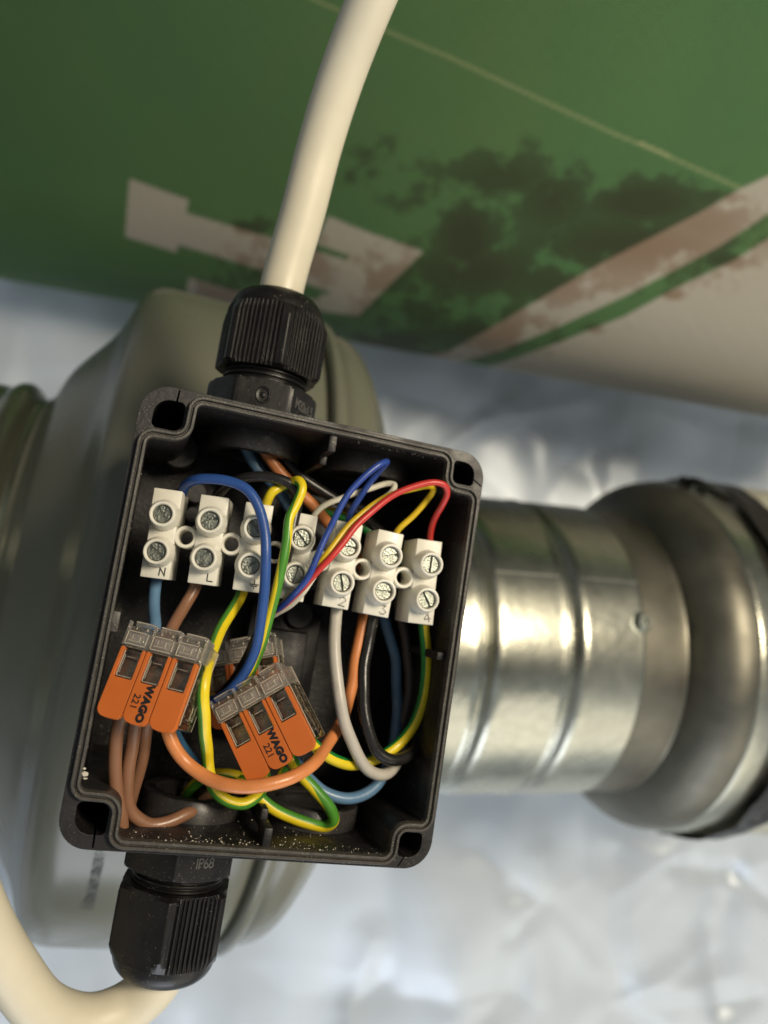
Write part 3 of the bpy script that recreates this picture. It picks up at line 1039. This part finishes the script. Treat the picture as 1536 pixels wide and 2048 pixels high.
# ------------------------------------------------------------------ cable glands
def gland(label, name, u, v, sg, rot_nut, rot_lock, ribs_on, txt, txt_rot):
    Fg = MBOX @ frame((u, v, WG), (1, 0, 0), (0, 0, 1 * sg), (0, -sg, 0)) if sg > 0 else MBOX @ frame((u, v, WG), (1, 0, 0), (0, 0, -1), (0, 1, 0))
    Fg = Fg @ Matrix.Diagonal((1, 1, 1.17, 1))
    g = thing(name, Fg, label, 'cable gland', 'black cable glands on the junction box')
    # direction to the camera seen from the gland, as an angle about its axis
    cl_ = Fg.inverted() @ Vector(CAM)
    base = math.atan2(cl_.y, cl_.x)
    # which way is "right" in the photo
    t1 = Fg @ Vector((math.cos(base + .1) * 10, math.sin(base + .1) * 10, 0))
    t0 = Fg @ Vector((math.cos(base) * 10, math.sin(base) * 10, 0))
    rs = 1 if proj(np.array(t1))[0] > proj(np.array(t0))[0] else -1

    def hexr(a, ap, corner):
        k = (a - corner) % (math.pi / 3) - math.pi / 6
        return ap / math.cos(k)

    cn = base + rs * math.radians(rot_nut)
    cl = base + rs * math.radians(rot_lock)
    # washer
    bm = bmesh.new()
    lathe(bm, [(8, 0), (11.6, 0), (11.8, 0.4), (11.8, 1.6), (8, 1.6)], 48)
    build(bm, 'washer', M_GLAND, g, Fg)
    bm = bmesh.new()
    def lockr(a, z, r):
        return min(hexr(a, 12.6, cl), r)
    lathe(bm, [(8, 1.5), (13.6, 1.5), (14.1, 1.8), (14.5, 2.2), (14.5, 7.6), (14.1, 8.2), (13.2, 8.6), (11, 8.6)], 180, rfun=lockr)
    lockp = build(bm, 'lock_body', M_GLAND, g, Fg, ang=25)
    if txt:
        a = base + rs * math.radians(txt_rot)
        nx = np.array((math.cos(a), math.sin(a), 0))
        yv = np.array((0, 0, 1.0)) if sg > 0 else np.array((0, 0, -1.0))
        xv = np.cross(yv, nx)
        tb = text_mesh(txt, 3.3 if sg > 0 else 3.0, 0.12, 0.02, 0.9)
        build(tb, 'embossed_size', M_EMB, lockp, Fg @ frame(nx * 12.62 + np.array((0, 0, 5.0)), xv, yv, nx))
    if sg > 0:
        a = base + rs * math.radians(0)
        nx = np.array((math.cos(a), math.sin(a), 0)); xv = np.cross(np.array((0, 0, 1.0)), nx)
        bm = bmesh.new()
        lathe(bm, [(2.0, 0.0), (1.7, 0.22), (1.2, 0.05), (0.8, -0.1), (0.5, 0.3), (0.05, 0.35)], 24)
        build(bm, 'moulding_dimple', M_GLAND, lockp, Fg @ frame(nx * 12.58 + np.array((0, 0, 5.0)), xv, (0, 0, 1), nx))
    bm = bmesh.new()
    pr_ = [(9, 8.2)]
    for k in range(5):
        z = 8.6 + k * 1.1
        pr_ += [(10.5, z), (11.1, z + .3), (11.1, z + .65), (10.5, z + .95)]
    lathe(bm, pr_ + [(9, 14.4)], 72)
    build(bm, 'thread', M_GLAND, g, Fg, ang=30)
    # ribbed dome nut
    bm = bmesh.new()
    n = 6 * 66
    z0, z1, z2, z3 = 11.6, 12.3, 24.6, 26.2
    def nutr(a, z, r):
        k = (a - cn) % (math.pi / 3)
        idx = int(((a - cn) % (2 * math.pi)) // (math.pi / 3))
        h = hexr(a, 12.7, cn)
        x = math.tan(k - math.pi / 6) * 12.7     # position across the flat
        if z0 < z < z3 and abs(x) < 5.9 and (ribs_on is None or idx in ribs_on):
            ph = (x / 1.18) % 1.0
            d = 0.62 if ph < 0.5 else 0.0
            d *= 1 if z < z2 else max(0, (z3 - z) / (z3 - z2))
            h = h - d + 0.05
        return min(h, r)
    pr_ = [(10.9, z0), (13.0, z0), (14.3, z1), (14.9, z1 + .6), (14.9, 20), (14.5, z2 - 1.0), (13.9, z2), (13.0, z3 - 0.1), (12.5, z3)]
    for k in range(1, 13):
        t = k / 12 * math.pi / 2
        pr_.append((6.9 + 5.5 * math.cos(t), z3 + 4.8 * math.sin(t)))
    pr_ += [(6.3, z3 + 4.6), (6.0, z3 + 3.2), (6.0, z3 - 3)]
    lathe(bm, pr_, n, rfun=nutr)
    build(bm, 'dome_nut', M_GLAND, g, Fg, ang=28)
    return g, Fg


G1, FG1 = gland('black cable gland on the top wall of the box, under the green sack', 'cable_gland', UA, 0.0, 1, 12, 30, None, 'M20x1.5', 60)
G2, FG2 = gland('black cable gland below the bottom wall of the box, its ribs dusty', 'cable_gland', UA, BH, -1, -3, -3, (1, 3, 5), 'IP68', 27)
for nm, Fg in (('G1', FG1), ('G2', FG2)):
    for z in (0, 8, 12, 25, 31):
        print(nm, z, [round(float(q)) for q in proj(np.array(Fg @ Vector((0, 0, z))))])

# cream cables
def along(Fg, z): return np.array(Fg @ Vector((0, 0, z)))
bm = bmesh.new()
e1_ = along(FG1, 24); e2_ = along(FG1, 34)
tube(bm, catmull([along(FG1, 4), e1_, e2_, R(607, 420, 22), R(640, 290, 17), R(684, 150, 8), R(742, 0, -4), R(800, -130, -14), R(880, -280, -20)], 16), 5.95, 40)
o = build(bm, 'power_cable', M_CREAM, ang=80)
tag(o, 'thick cream cable rising from the top gland across the green sack', 'cable')
bm = bmesh.new()
tube(bm, catmull([along(FG2, 4), along(FG2, 24), along(FG2, 31), R(262, 2010, 28), R(180, 2042, 26), R(90, 2020, 22), R(20, 1935, 18), R(-35, 1840, 14), R(-90, 1700, 10), R(-160, 1500, 8)], 16), 5.95, 40)
o = build(bm, 'power_cable', M_CREAM, ang=80)
tag(o, 'thick cream cable curling left out of the bottom gland', 'cable')

# ------------------------------------------------------------------ terminal strip
rows_px = [((325, 1028), (313, 1103), 7), ((420, 1040), (408, 1117), 6), ((513, 1052), (500, 1135), 9), ((604, 1073), (590, 1152), 12),
           ((697, 1091), (683, 1168), 14), ((781, 1108), (766, 1186), 15), ((862, 1125), (853, 1203), 14)]
ws = [12.0, 10.2, 8.8, 7.8, 7.0, 6.6, 6.4]
poles = []
for (a, b_, nd), w in zip(rows_px, ws):
    pa, pb = R(*a, w - 3.0), R(*b_, w - 3.0)      # screw heads sit 3 mm proud of the face
    y = norm(pa - pb)
    z = np.array((math.sin(math.radians(nd)), 0.05, math.cos(math.radians(nd))))
    z = norm(z - y * (z @ y))
    x = np.cross(y, z)
    c = (pa + pb) / 2 - z * 3.0
    poles.append(frame(c, x, y, z))
strip = thing('terminal_block', poles[3] @ Matrix.Translation((0, 0, -12.5)), 'white screw terminal strip marked N, L, earth, 2, 3 and 4 inside the box', 'terminal strip')
bm = bmesh.new()
HL = 10.6
for i, Mp in enumerate(poles):
    Mq = Mp
    n0 = len(bm.verts)
    bevbox(bm, -3.35, 3.35, 2.3, HL, -12.5, 0, 0.25, 2, Mq)
    bevbox(bm, -3.35, 3.35, -HL, -2.3, -12.5, 0, 0.25, 2, Mq)
    bevbox(bm, -3.15, 3.15, -2.6, 2.6, -12.2, -0.45, 0.3, 2, Mq)
    for sy in (4.4, -4.4):
        lathe(bm, [(3.75, -0.6), (3.6, 0.5), (3.2, 1.8), (3.05, 3.6), (2.85, 3.95), (2.55, 4.0), (2.3, 3.8), (2.2, 3.4), (2.2, 0.6)], 40, Mq @ Matrix.Translation((0, sy, 0)))
    if i < 6:
        # ring tab half way to the next pole
        Mn = poles[i + 1]
        c = (Mq.translation + Mn.translation) / 2
        z = norm(np.array((Mq.col[2] + Mn.col[2])[:3])); x = norm(np.array((Mn.translation - Mq.translation)[:3])); x = norm(x - z * (x @ z)); y = np.cross(z, x)
        Mr = frame(np.array(c), x, y, z) @ Matrix.Translation((0, 0, -0.7))
        lathe(bm, [(2.65, -7), (2.7, -0.3), (2.5, 0), (1.95, 0), (1.8, -0.25), (1.75, -7)], 36, Mr, closed=True)
        for s_ in (1, -1):
            bevbox(bm, min(s_ * 2.2, s_ * 3.6), max(s_ * 2.2, s_ * 3.6), -1.9, 1.9, -6, -0.3, 0.25, 2, Mr)
build(bm, 'housing', M_WHITEP, strip, poles[3], ang=35) if False else None
# the strip is written in world millimetres already: parent it with an identity frame
hs = build(bm, 'housing', M_WHITEP, strip, ID, ang=35)
slots = [35, -25, -60, -35, -40, 60, -30, 10, -35, 70, 5, 95, -5, 130]
slots = [-55, -38, 25, 62, -50, 40, -45, 80, 0, -72, 20, 5, 88, -58]
rs_ = random.Random(5)
sc_mesh = None
k = 0
for i, Mp in enumerate(poles):
    for sy in (4.4, -4.4):
        Ms = Mp @ Matrix.Translation((0, sy, 2.9)) @ Matrix.Rotation(math.radians(slots[k]), 4, 'Z')
        if sc_mesh is None:
            bm = bmesh.new()
            r = 2.08
            # two half discs with a slot between them
            for s_ in (1, -1):
                a0 = math.degrees(math.asin(0.27 / r))
                lp = arc(0, 0, r, a0, 180 - a0, 22) if s_ > 0 else arc(0, 0, r, 180 + a0, 360 - a0, 22)
                lp2 = [(x * .94, y * .94 + s_ * 0.02) for x, y in lp]
                wall(bm, lp, -2.5, -0.2); grid(bm, [[(x, y, -0.2) for x, y in lp], [(x, y, 0) for x, y in lp2]], closed_v=True)
                flat(bm, [lp2], 0.0)
            flat(bm, [arc(0, 0, 2.05, 0, 350, 30)], -0.75)
            o = build(bm, 'screw', M_SCREW, strip, Ms, ang=30)
            sc_mesh = o.data
        else:
            place(sc_mesh, 'screw', strip, Ms)
        k += 1
# printed marks
DOT = {'1': ['00100', '01100', '00100', '00100', '00100', '00100', '01110'],
       '2': ['01110', '10001', '00001', '00010', '00100', '01000', '11111'],
       '3': ['11111', '00010', '00100', '00010', '00001', '10001', '01110'],
       '4': ['00010', '00110', '01010', '10010', '11111', '00010', '00010']}
for i, ch in enumerate('NLE1234'):
    Mt = poles[i] @ Matrix.Translation((1.55, -8.85, 0.02))
    bm = bmesh.new()
    if ch in DOT:
        for r_, row in enumerate(DOT[ch]):
            for c_, v in enumerate(row):
                if v == '1':
                    flat(bm, [arc((c_ - 2) * .36 + .03 * math.sin(r_ * 5), (3 - r_) * .34, .165, 0, 324, 9)], 0.03)
        Mt = Mt @ Matrix.Rotation(math.radians({'1': 0, '2': -6, '3': 4, '4': 14}[ch]), 4, 'Z')
    else:
        w_ = 0.13
        if ch == 'N': segs = [(-.65, -.9, -.6, .9), (-.6, .8, .6, -.8), (.6, -.9, .6, .9)]
        elif ch == 'L': segs = [(-.45, .95, -.45, -.8), (-.45, -.8, .75, -.8)]
        else: segs = [(0, 1.0, 0, .1), (-1.0, .1, 1.0, .1), (-.65, -.3, .65, -.3), (0, -.7, .02, -.85)]
        for x0, y0, x1, y1 in segs:
            d = norm((x1 - x0, y1 - y0)) * w_; n2_ = (-d[1], d[0])
            flat(bm, [[(x0 + n2_[0] - d[0], y0 + n2_[1] - d[1]), (x1 + n2_[0] + d[0], y1 + n2_[1] + d[1]), (x1 - n2_[0] + d[0], y1 - n2_[1] + d[1]), (x0 - n2_[0] - d[0], y0 - n2_[1] - d[1])]], 0.03 + 0.004 * len(bm.verts))
    build(bm, 'printed_mark', M_INK, strip, Mt, smooth=False)

# ------------------------------------------------------------------ lever connectors
def conn_frame(px, py, w, ang, tx, ty, sc=1.0):
    """top face centre at the pixel; ang turns it in the picture, tx / ty lean it"""
    o = R(px, py, w)
    z = norm(CAM - o); x = norm(np.cross((0, 1, 0), z)); y = np.cross(z, x)
    return frame(o, x, y, z) @ Matrix.Rotation(math.radians(ang), 4, 'Z') @ Matrix.Rotation(math.radians(ty), 4, 'Y') @ Matrix.Rotation(math.radians(tx), 4, 'X') @ Matrix.Scale(sc, 4)


def make_connector(M, label):
    c = thing('lever_connector', M, label, 'wire connector', 'orange lever wire connectors')
    bm = bmesh.new()
    bevbox(bm, -9.6, 9.6, -8.8, 5.0, -8.0, -0.35, 0.5, 2)
    for k in (-1, 0, 1):
        bevbox(bm, k * 6.1 - 1.95, k * 6.1 + 1.95, -1.95, 4.2, -0.3, 0.6, 0.3, 2)
    build(bm, 'clear_housing', M_GLASS, c, M, ang=30)
    # milky head with three stepped entries
    bm = bmesh.new()
    bevbox(bm, -9.5, 9.5, 5.05, 9.6, -7.8, -0.2, 0.5, 2)
    for k in (-1, 0, 1):
        bevbox(bm, k * 6.1 - 2.6, k * 6.1 + 2.6, 5.0, 8.3, -0.19, 1.2, 0.35, 2)
        bevbox(bm, k * 6.1 - 1.9, k * 6.1 + 1.9, 5.6, 7.6, 1.21, 1.45, 0.1, 1)
        bevbox(bm, k * 6.1 - 2.5, k * 6.1 + 2.5, 9.61, 11.0, -6.6, -0.5, 0.5, 2)
    for x in (-9.2, -3.05, 3.05, 9.2):
        bevbox(bm, x - 0.25, x + 0.25, 4.9, 10.4, -0.4, 0.75, 0.1, 1)
    build(bm, 'clear_head', M_HEAD, c, M, ang=30)
    # pale strips and embossed side specks, the clear plastic's glints painted in their colour
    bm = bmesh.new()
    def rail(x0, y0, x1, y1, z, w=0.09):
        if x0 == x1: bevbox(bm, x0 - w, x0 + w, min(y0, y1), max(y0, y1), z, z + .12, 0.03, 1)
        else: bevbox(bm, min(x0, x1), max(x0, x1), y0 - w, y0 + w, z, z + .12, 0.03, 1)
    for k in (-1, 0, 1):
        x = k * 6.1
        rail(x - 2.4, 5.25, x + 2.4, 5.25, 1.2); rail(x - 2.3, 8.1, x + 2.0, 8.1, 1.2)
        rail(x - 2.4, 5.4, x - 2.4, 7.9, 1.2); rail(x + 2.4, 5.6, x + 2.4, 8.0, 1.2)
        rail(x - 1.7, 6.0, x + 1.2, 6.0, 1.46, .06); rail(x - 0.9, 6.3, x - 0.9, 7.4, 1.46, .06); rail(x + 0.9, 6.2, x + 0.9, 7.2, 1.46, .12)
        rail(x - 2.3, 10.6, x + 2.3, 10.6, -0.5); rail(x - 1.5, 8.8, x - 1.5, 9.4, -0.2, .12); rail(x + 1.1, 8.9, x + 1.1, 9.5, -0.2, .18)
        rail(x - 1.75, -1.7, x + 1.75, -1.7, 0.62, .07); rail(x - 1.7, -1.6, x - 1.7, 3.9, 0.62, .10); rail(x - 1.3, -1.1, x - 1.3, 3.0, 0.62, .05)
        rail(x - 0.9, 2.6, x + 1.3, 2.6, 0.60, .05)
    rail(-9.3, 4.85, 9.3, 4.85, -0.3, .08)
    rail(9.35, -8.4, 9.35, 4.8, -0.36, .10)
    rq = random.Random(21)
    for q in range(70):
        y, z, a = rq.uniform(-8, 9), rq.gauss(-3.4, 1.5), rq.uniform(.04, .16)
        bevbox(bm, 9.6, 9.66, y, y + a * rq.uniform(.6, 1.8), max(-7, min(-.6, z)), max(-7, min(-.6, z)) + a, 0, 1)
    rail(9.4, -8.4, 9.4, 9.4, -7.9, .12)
    build(bm, 'glint_ridge', M_GLINT, c, M, ang=30)
    for k in (-1, 0, 1):
        x = k * 6.1
        bm = bmesh.new()
        lp = fillet([(-2.92, -10.6), (2.92, -10.6), (2.92, 4.6), (2.12, 4.6), (2.12, -2.1), (-2.12, -2.1), (-2.12, 4.6), (-2.92, 4.6)],
                    [2.0, 2.0, 0.35, 0.35, 0.3, 0.3, 0.35, 0.35], 4)
        prism(bm, [lp], -0.9, 0.85, M=Matrix.Translation((x, 0, 0)) )
        lev = build(bm, 'lever', M_ORANGE, c, M, ang=30)
        if k == 0:
            tb = text_mesh('WAGO', 2.3, 0.02, 0.17, 1.05)
            for v in tb.verts: v.co.x *= 1.03
            build(tb, 'printed_name', M_INK, lev, M @ frame((x + 0.85, -6.1, 0.88), (0, -1, 0), (1, 0, 0), (0, 0, 1)))
            tb = text_mesh('221', 2.2, 0.02, 0.03, 1.0)
            build(tb, 'printed_number', M_INK, lev, M @ frame((x - 1.40, -6.1, 0.88), (0, -1, 0), (1, 0, 0), (0, 0, 1)))
        bm = bmesh.new()
        bevbox(bm, x - 1.7, x + 1.7, -3, 2.2, -4.6, -1.3, 0.3, 2)
        bevbox(bm, x - 1.3, x + 1.3, 2.2, 4.6, -6.0, -2.2, 0.3, 2)
        build(bm, 'clamp_spring', M_SPR, c, M)
    bm = bmesh.new()
    bevbox(bm, -8.8, 8.8, -6.5, 7.0, -7.2, -6.2, 0.2, 1)
    build(bm, 'current_bar', M_CLAMP, c, M)
    return c


M1 = conn_frame(306, 1352, -3.0, -17.5, -8, -24)
con = make_connector(M1, 'orange lever connector at the left edge of the box with three brown wires below it')
M2 = conn_frame(527, 1446, 2.0, 27.5, -6, -19)
dup(con, M2, 'orange lever connector tilted over the curved orange wire, near the box centre')
M3 = conn_frame(487, 1362, 19.0, 8, -5, -12)
dup(con, M3, 'orange lever connector mostly hidden deep behind the other two, under the blue and black wires')

# ------------------------------------------------------------------ wires
def wire(name, pts, r, m, label, two=None, phases=None, n=14):
    path = catmull([R(*q) if len(q) == 3 else q for q in pts], n)
    o0 = path[0].copy()
    sd = len(label) * 3.7 + pts[0][0] * 0.01
    for i_ in range(2, len(path) - 2):
        q_ = Vector(path[i_]) * 0.11 + Vector((sd, 0, 0))
        path[i_] = path[i_] + np.array((noise.noise(q_), noise.noise(q_ + Vector((9, 0, 0))), noise.noise(q_ + Vector((0, 9, 0))))) * 0.42
    bm = bmesh.new()
    tube(bm, path, r, 24, two=two, phases=phases)
    for v in bm.verts: v.co -= Vector(o0)
    o = build(bm, name, m, None, Matrix.Translation(Vector(o0)), ang=80)
    tag(o, label, 'wire')
    return o


YG = [W_GRN, W_YEL]
# flexible mains wires over the strip
wire('blue_wire', [(362, 990, 18), (370, 970, 14), (392, 960, 10), (422, 957, 8), (460, 963, 6), (497, 984, 4), (519, 1016, 3), (529, 1060, 2.2), (531, 1110, 1.8), (528, 1170, 2.5), (521, 1230, 4), (508, 1300, 5.5), (487, 1350, 7), (460, 1384, 9), (430, 1400, 13), (400, 1398, 20)],
     1.22, W_BLUE, 'dark blue wire arching from terminal N down over the earth terminal')
wire('black_wire', [(425, 1010, 22), (440, 985, 17), (470, 964, 12), (510, 954, 9), (550, 955, 7.5), (582, 968, 7), (595, 990, 7), (590, 1030, 6.5), (580, 1085, 6), (566, 1140, 7), (545, 1200, 8), (520, 1260, 8.5), (496, 1315, 9), (470, 1360, 12), (440, 1390, 17)],
     1.28, W_BLACK, 'black wire arching above the strip and down beside the blue one')
wire('earth_wire', [(528, 1025, 15), (533, 1006, 11), (545, 985, 9.5), (565, 974, 9.5), (588, 964, 7), (600, 962, 4.5), (605, 975, 3.2), (595, 1005, 3), (580, 1035, 2.8), (572, 1080, 2.8), (564, 1130, 3), (552, 1190, 4), (537, 1245, 5.5), (515, 1310, 8), (490, 1365, 10), (455, 1392, 14), (425, 1395, 20)],
     1.16, YG, 'green and yellow wire looping tightly over the earth terminal', two=0.6, phases=(1.4, 1.3, 0.95, 0.92, 0.90, 0.55, 0.0, -0.12, -0.12, -0.1))
wire('light_blue_wire', [(316, 1140, 20), (313, 1165, 19), (309, 1210, 16), (308, 1250, 11), (300, 1285, 7)],
     1.40, W_LBLUE, 'light blue wire from terminal N straight into a lever connector')
wire('brown_wire', [(398, 1150, 18), (388, 1180, 18), (365, 1220, 16), (342, 1262, 11), (328, 1300, 6)],
     1.45, W_BROWN, 'short brown wire slanting from terminal L to a lever connector')
wire('earth_wire', [(492, 1168, 16), (483, 1190, 15), (458, 1228, 12), (436, 1270, 7), (420, 1312, 2), (410, 1350, -2.5), (406, 1385, -4), (407, 1430, -2), (413, 1490, 3), (420, 1545, 7), (430, 1580, 8), (455, 1603, 8), (487, 1608, 8), (513, 1594, 9), (527, 1573, 13), (530, 1550, 18)],
     1.40, YG, 'green and yellow wire running down between both front connectors into a loop', two=0.56, phases=(0.95, 0.88, 0.88, 0.95, 0.92, 0.92, 0.92, 0.98, 1.0))
wire('earth_wire', [(480, 1560, 20), (505, 1583, 16), (535, 1607, 15), (575, 1632, 15), (620, 1648, 15), (652, 1654, 14), (668, 1642, 12), (660, 1615, 11), (632, 1580, 11), (604, 1550, 12), (585, 1520, 14), (575, 1490, 14)],
     1.42, YG, 'green and yellow wire bent to a sharp hairpin beside the bottom right boss', two=0.5, phases=(-0.1, -0.1, -0.05, 0.0, 0.1, 0.6, 1.0, 1.1, 1.1))
wire('earth_wire', [(388, 1650, 44), (372, 1615, 38), (372, 1590, 32), (390, 1565, 28), (425, 1550, 26), (465, 1550, 26), (505, 1562, 26), (545, 1570, 28), (570, 1540, 32)],
     1.40, YG, 'dim green and yellow wire curling behind the orange one near the bottom gland', two=0.45, phases=(0.6, 0.9, 1.2, 0.9))
wire('earth_wire', [(846, 1235, 13), (848, 1262, 13), (853, 1300, 12.5), (854, 1350, 12), (847, 1400, 12), (828, 1448, 13), (798, 1488, 13.5), (758, 1516, 12), (712, 1528, 11), (672, 1520, 9), (640, 1498, 7), (612, 1470, 6)],
     1.42, [W_DGRN, W_YEL], 'green and yellow wire sweeping from terminal 4 to the central lever connector', two=0.58, phases=(0.88, 0.85, 0.9, 0.95, 1.05, 1.0, 1.05))
wire('dark_grey_wire', [(785, 1165, 30), (800, 1225, 27), (814, 1290, 25), (818, 1360, 24), (808, 1430, 24), (785, 1500, 26)],
     1.35, W_DGREY, 'dark grey wire hanging behind terminals 3 and 4')
wire('light_blue_wire', [(755, 1190, 30), (772, 1250, 28), (788, 1310, 27), (794, 1380, 26), (792, 1450, 24), (780, 1515, 20), (760, 1560, 17), (728, 1590, 15), (690, 1598, 14), (652, 1586, 14), (620, 1560, 15), (600, 1535, 16), (585, 1500, 17)],
     1.45, W_LBLUE, 'steel blue wire behind the strip that sweeps round the lower right')
wire('black_wire', [(752, 1215, 13), (747, 1240, 13), (735, 1290, 11), (727, 1350, 9), (727, 1410, 8), (737, 1465, 7.5), (755, 1503, 7.5), (783, 1519, 8), (812, 1512, 10), (834, 1488, 14), (842, 1455, 20), (835, 1420, 28)],
     1.48, W_BLACK, 'black wire making a deep U below terminal 3')
wire('grey_wire', [(676, 1195, 13), (673, 1225, 12.5), (669, 1285, 10), (671, 1345, 8), (681, 1405, 7), (698, 1465, 7), (717, 1515, 8), (740, 1543, 9.5), (768, 1549, 11), (790, 1530, 14), (803, 1495, 20), (805, 1450, 28)],
     1.48, W_GREY, 'pale grey wire hooking below terminal 2')
wire('orange_wire', [(508, 868, 22), (522, 893, 22), (552, 935, 22), (590, 975, 23), (630, 1020, 24), (668, 1060, 26), (705, 1100, 27), (727, 1140, 27), (733, 1200, 26), (724, 1255, 24), (712, 1310, 22), (704, 1370, 19), (689, 1430, 15), (662, 1480, 9), (630, 1523, 2), (588, 1553, -1.5), (530, 1570, -2.5), (470, 1572, -1), (415, 1556, 2), (372, 1523, 4), (347, 1490, 4), (335, 1460, 4), (328, 1430, 4)],
     1.52, W_ORANGE, 'long orange wire from the top gland curving round to the left connector')
wire('light_blue_wire', [(478, 868, 26), (494, 897, 26), (515, 935, 27), (545, 970, 28), (575, 1010, 30), (600, 1060, 33), (620, 1120, 36)],
     1.5, W_LBLUE, 'light blue wire leaving the top gland to pass behind the strip')
wire('black_wire', [(540, 880, 25), (562, 905, 24), (590, 940, 23), (640, 980, 23), (690, 1010, 24), (740, 1045, 26), (780, 1085, 29), (800, 1140, 33)],
     1.4, W_BLACK, 'black wire running from the top gland diagonally behind the strip')
wire('earth_wire', [(560, 900, 36), (600, 985, 31), (640, 1016, 29), (690, 1032, 28), (735, 1060, 28), (770, 1092, 28), (800, 1130, 28), (822, 1170, 30)],
     1.5, [W_DGRN, W_YEL], 'green wire with a yellow stripe crossing behind terminals 2 and 3', two=0.32, phases=(1.25, 1.2, 1.2))
# three brown wires under the left connector
wire('brown_wire', [(256, 1405, 4), (240, 1440, 5), (232, 1490, 6), (231, 1540, 7), (236, 1590, 8), (243, 1635, 9), (243, 1660, 10.5), (240, 1664, 14), (238, 1655, 20)],
     1.5, W_BROWN, 'brown wire nearest the left wall, bent down at the box corner')
wire('brown_wire', [(278, 1420, 5), (270, 1450, 6), (264, 1500, 8), (257, 1550, 9), (255, 1595, 10), (266, 1628, 11), (295, 1648, 12), (335, 1645, 13), (375, 1627, 15), (404, 1607, 18), (416, 1592, 24), (405, 1590, 32)],
     1.5, W_BROWN, 'brown wire sweeping right across the bottom left boss')
wire('brown_wire', [(298, 1430, 6), (291, 1460, 8), (286, 1510, 12), (276, 1555, 15), (264, 1595, 17), (258, 1625, 20), (268, 1655, 26)],
     1.45, W_BROWN, 'brown wire furthest behind under the left connector')
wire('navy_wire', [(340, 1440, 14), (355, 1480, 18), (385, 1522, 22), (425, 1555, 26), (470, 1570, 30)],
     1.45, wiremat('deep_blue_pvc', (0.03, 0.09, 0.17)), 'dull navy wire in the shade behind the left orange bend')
# thin leads
TR = 0.74
wire('thin_white_wire', [(622, 1050, 13), (628, 1032, 11), (648, 1012, 10), (690, 993, 9.5), (740, 976, 9), (772, 967, 8.5), (788, 970, 7.5), (782, 984, 6.5), (755, 1003, 6), (722, 1030, 5), (690, 1062, 3.5), (655, 1110, 2.2), (632, 1150, 2.4), (608, 1182, 4.5), (580, 1208, 8), (550, 1228, 12), (525, 1245, 17)],
     TR, W_TWHITE, 'thin white wire looping out of terminal 1 and back across the strip')
wire('thin_blue_wire', [(695, 1062, 12), (698, 1035, 10), (710, 1008, 8), (735, 970, 6), (762, 938, 3), (775, 923, 0), (765, 926, -1.5), (738, 944, -2), (704, 977, -2), (676, 1020, -1.5), (655, 1065, -.8), (636, 1110, -.5), (616, 1152, 0), (590, 1188, 3.0), (562, 1212, 8), (535, 1228, 14)],
     TR + 0.04, W_TBLUE, 'thin dark blue wire folded to a sharp point near the top right boss')
wire('thin_yellow_wire', [(788, 1085, 12), (797, 1060, 9), (825, 1032, 8), (852, 1003, 7), (868, 981, 6), (866, 974, 5), (848, 972, 4), (800, 983, 3), (755, 1005, 2), (712, 1038, 1), (676, 1076, .6), (645, 1118, .5), (616, 1158, 2.5), (588, 1188, 6), (560, 1214, 10), (530, 1232, 15)],
     TR + 0.04, W_TYEL, 'thin yellow wire from terminal 3 looping back over terminal 2')
wire('thin_red_wire', [(861, 1095, 12), (863, 1068, 9), (870, 1040, 6.0), (886, 1008, 2.2), (895, 986, 0.2), (892, 972, -0.8), (876, 966, -1.0), (845, 969, -0.8), (800, 985, -.5), (756, 1013, -.3), (718, 1048, -.5), (684, 1088, -.9), (650, 1128, -.4), (618, 1164, 2.2), (588, 1192, 6), (558, 1216, 9), (530, 1230, 14)],
     TR + 0.05, W_TRED, 'thin red wire arching from terminal 4 across the strip')
bpy.context.view_layer.update()
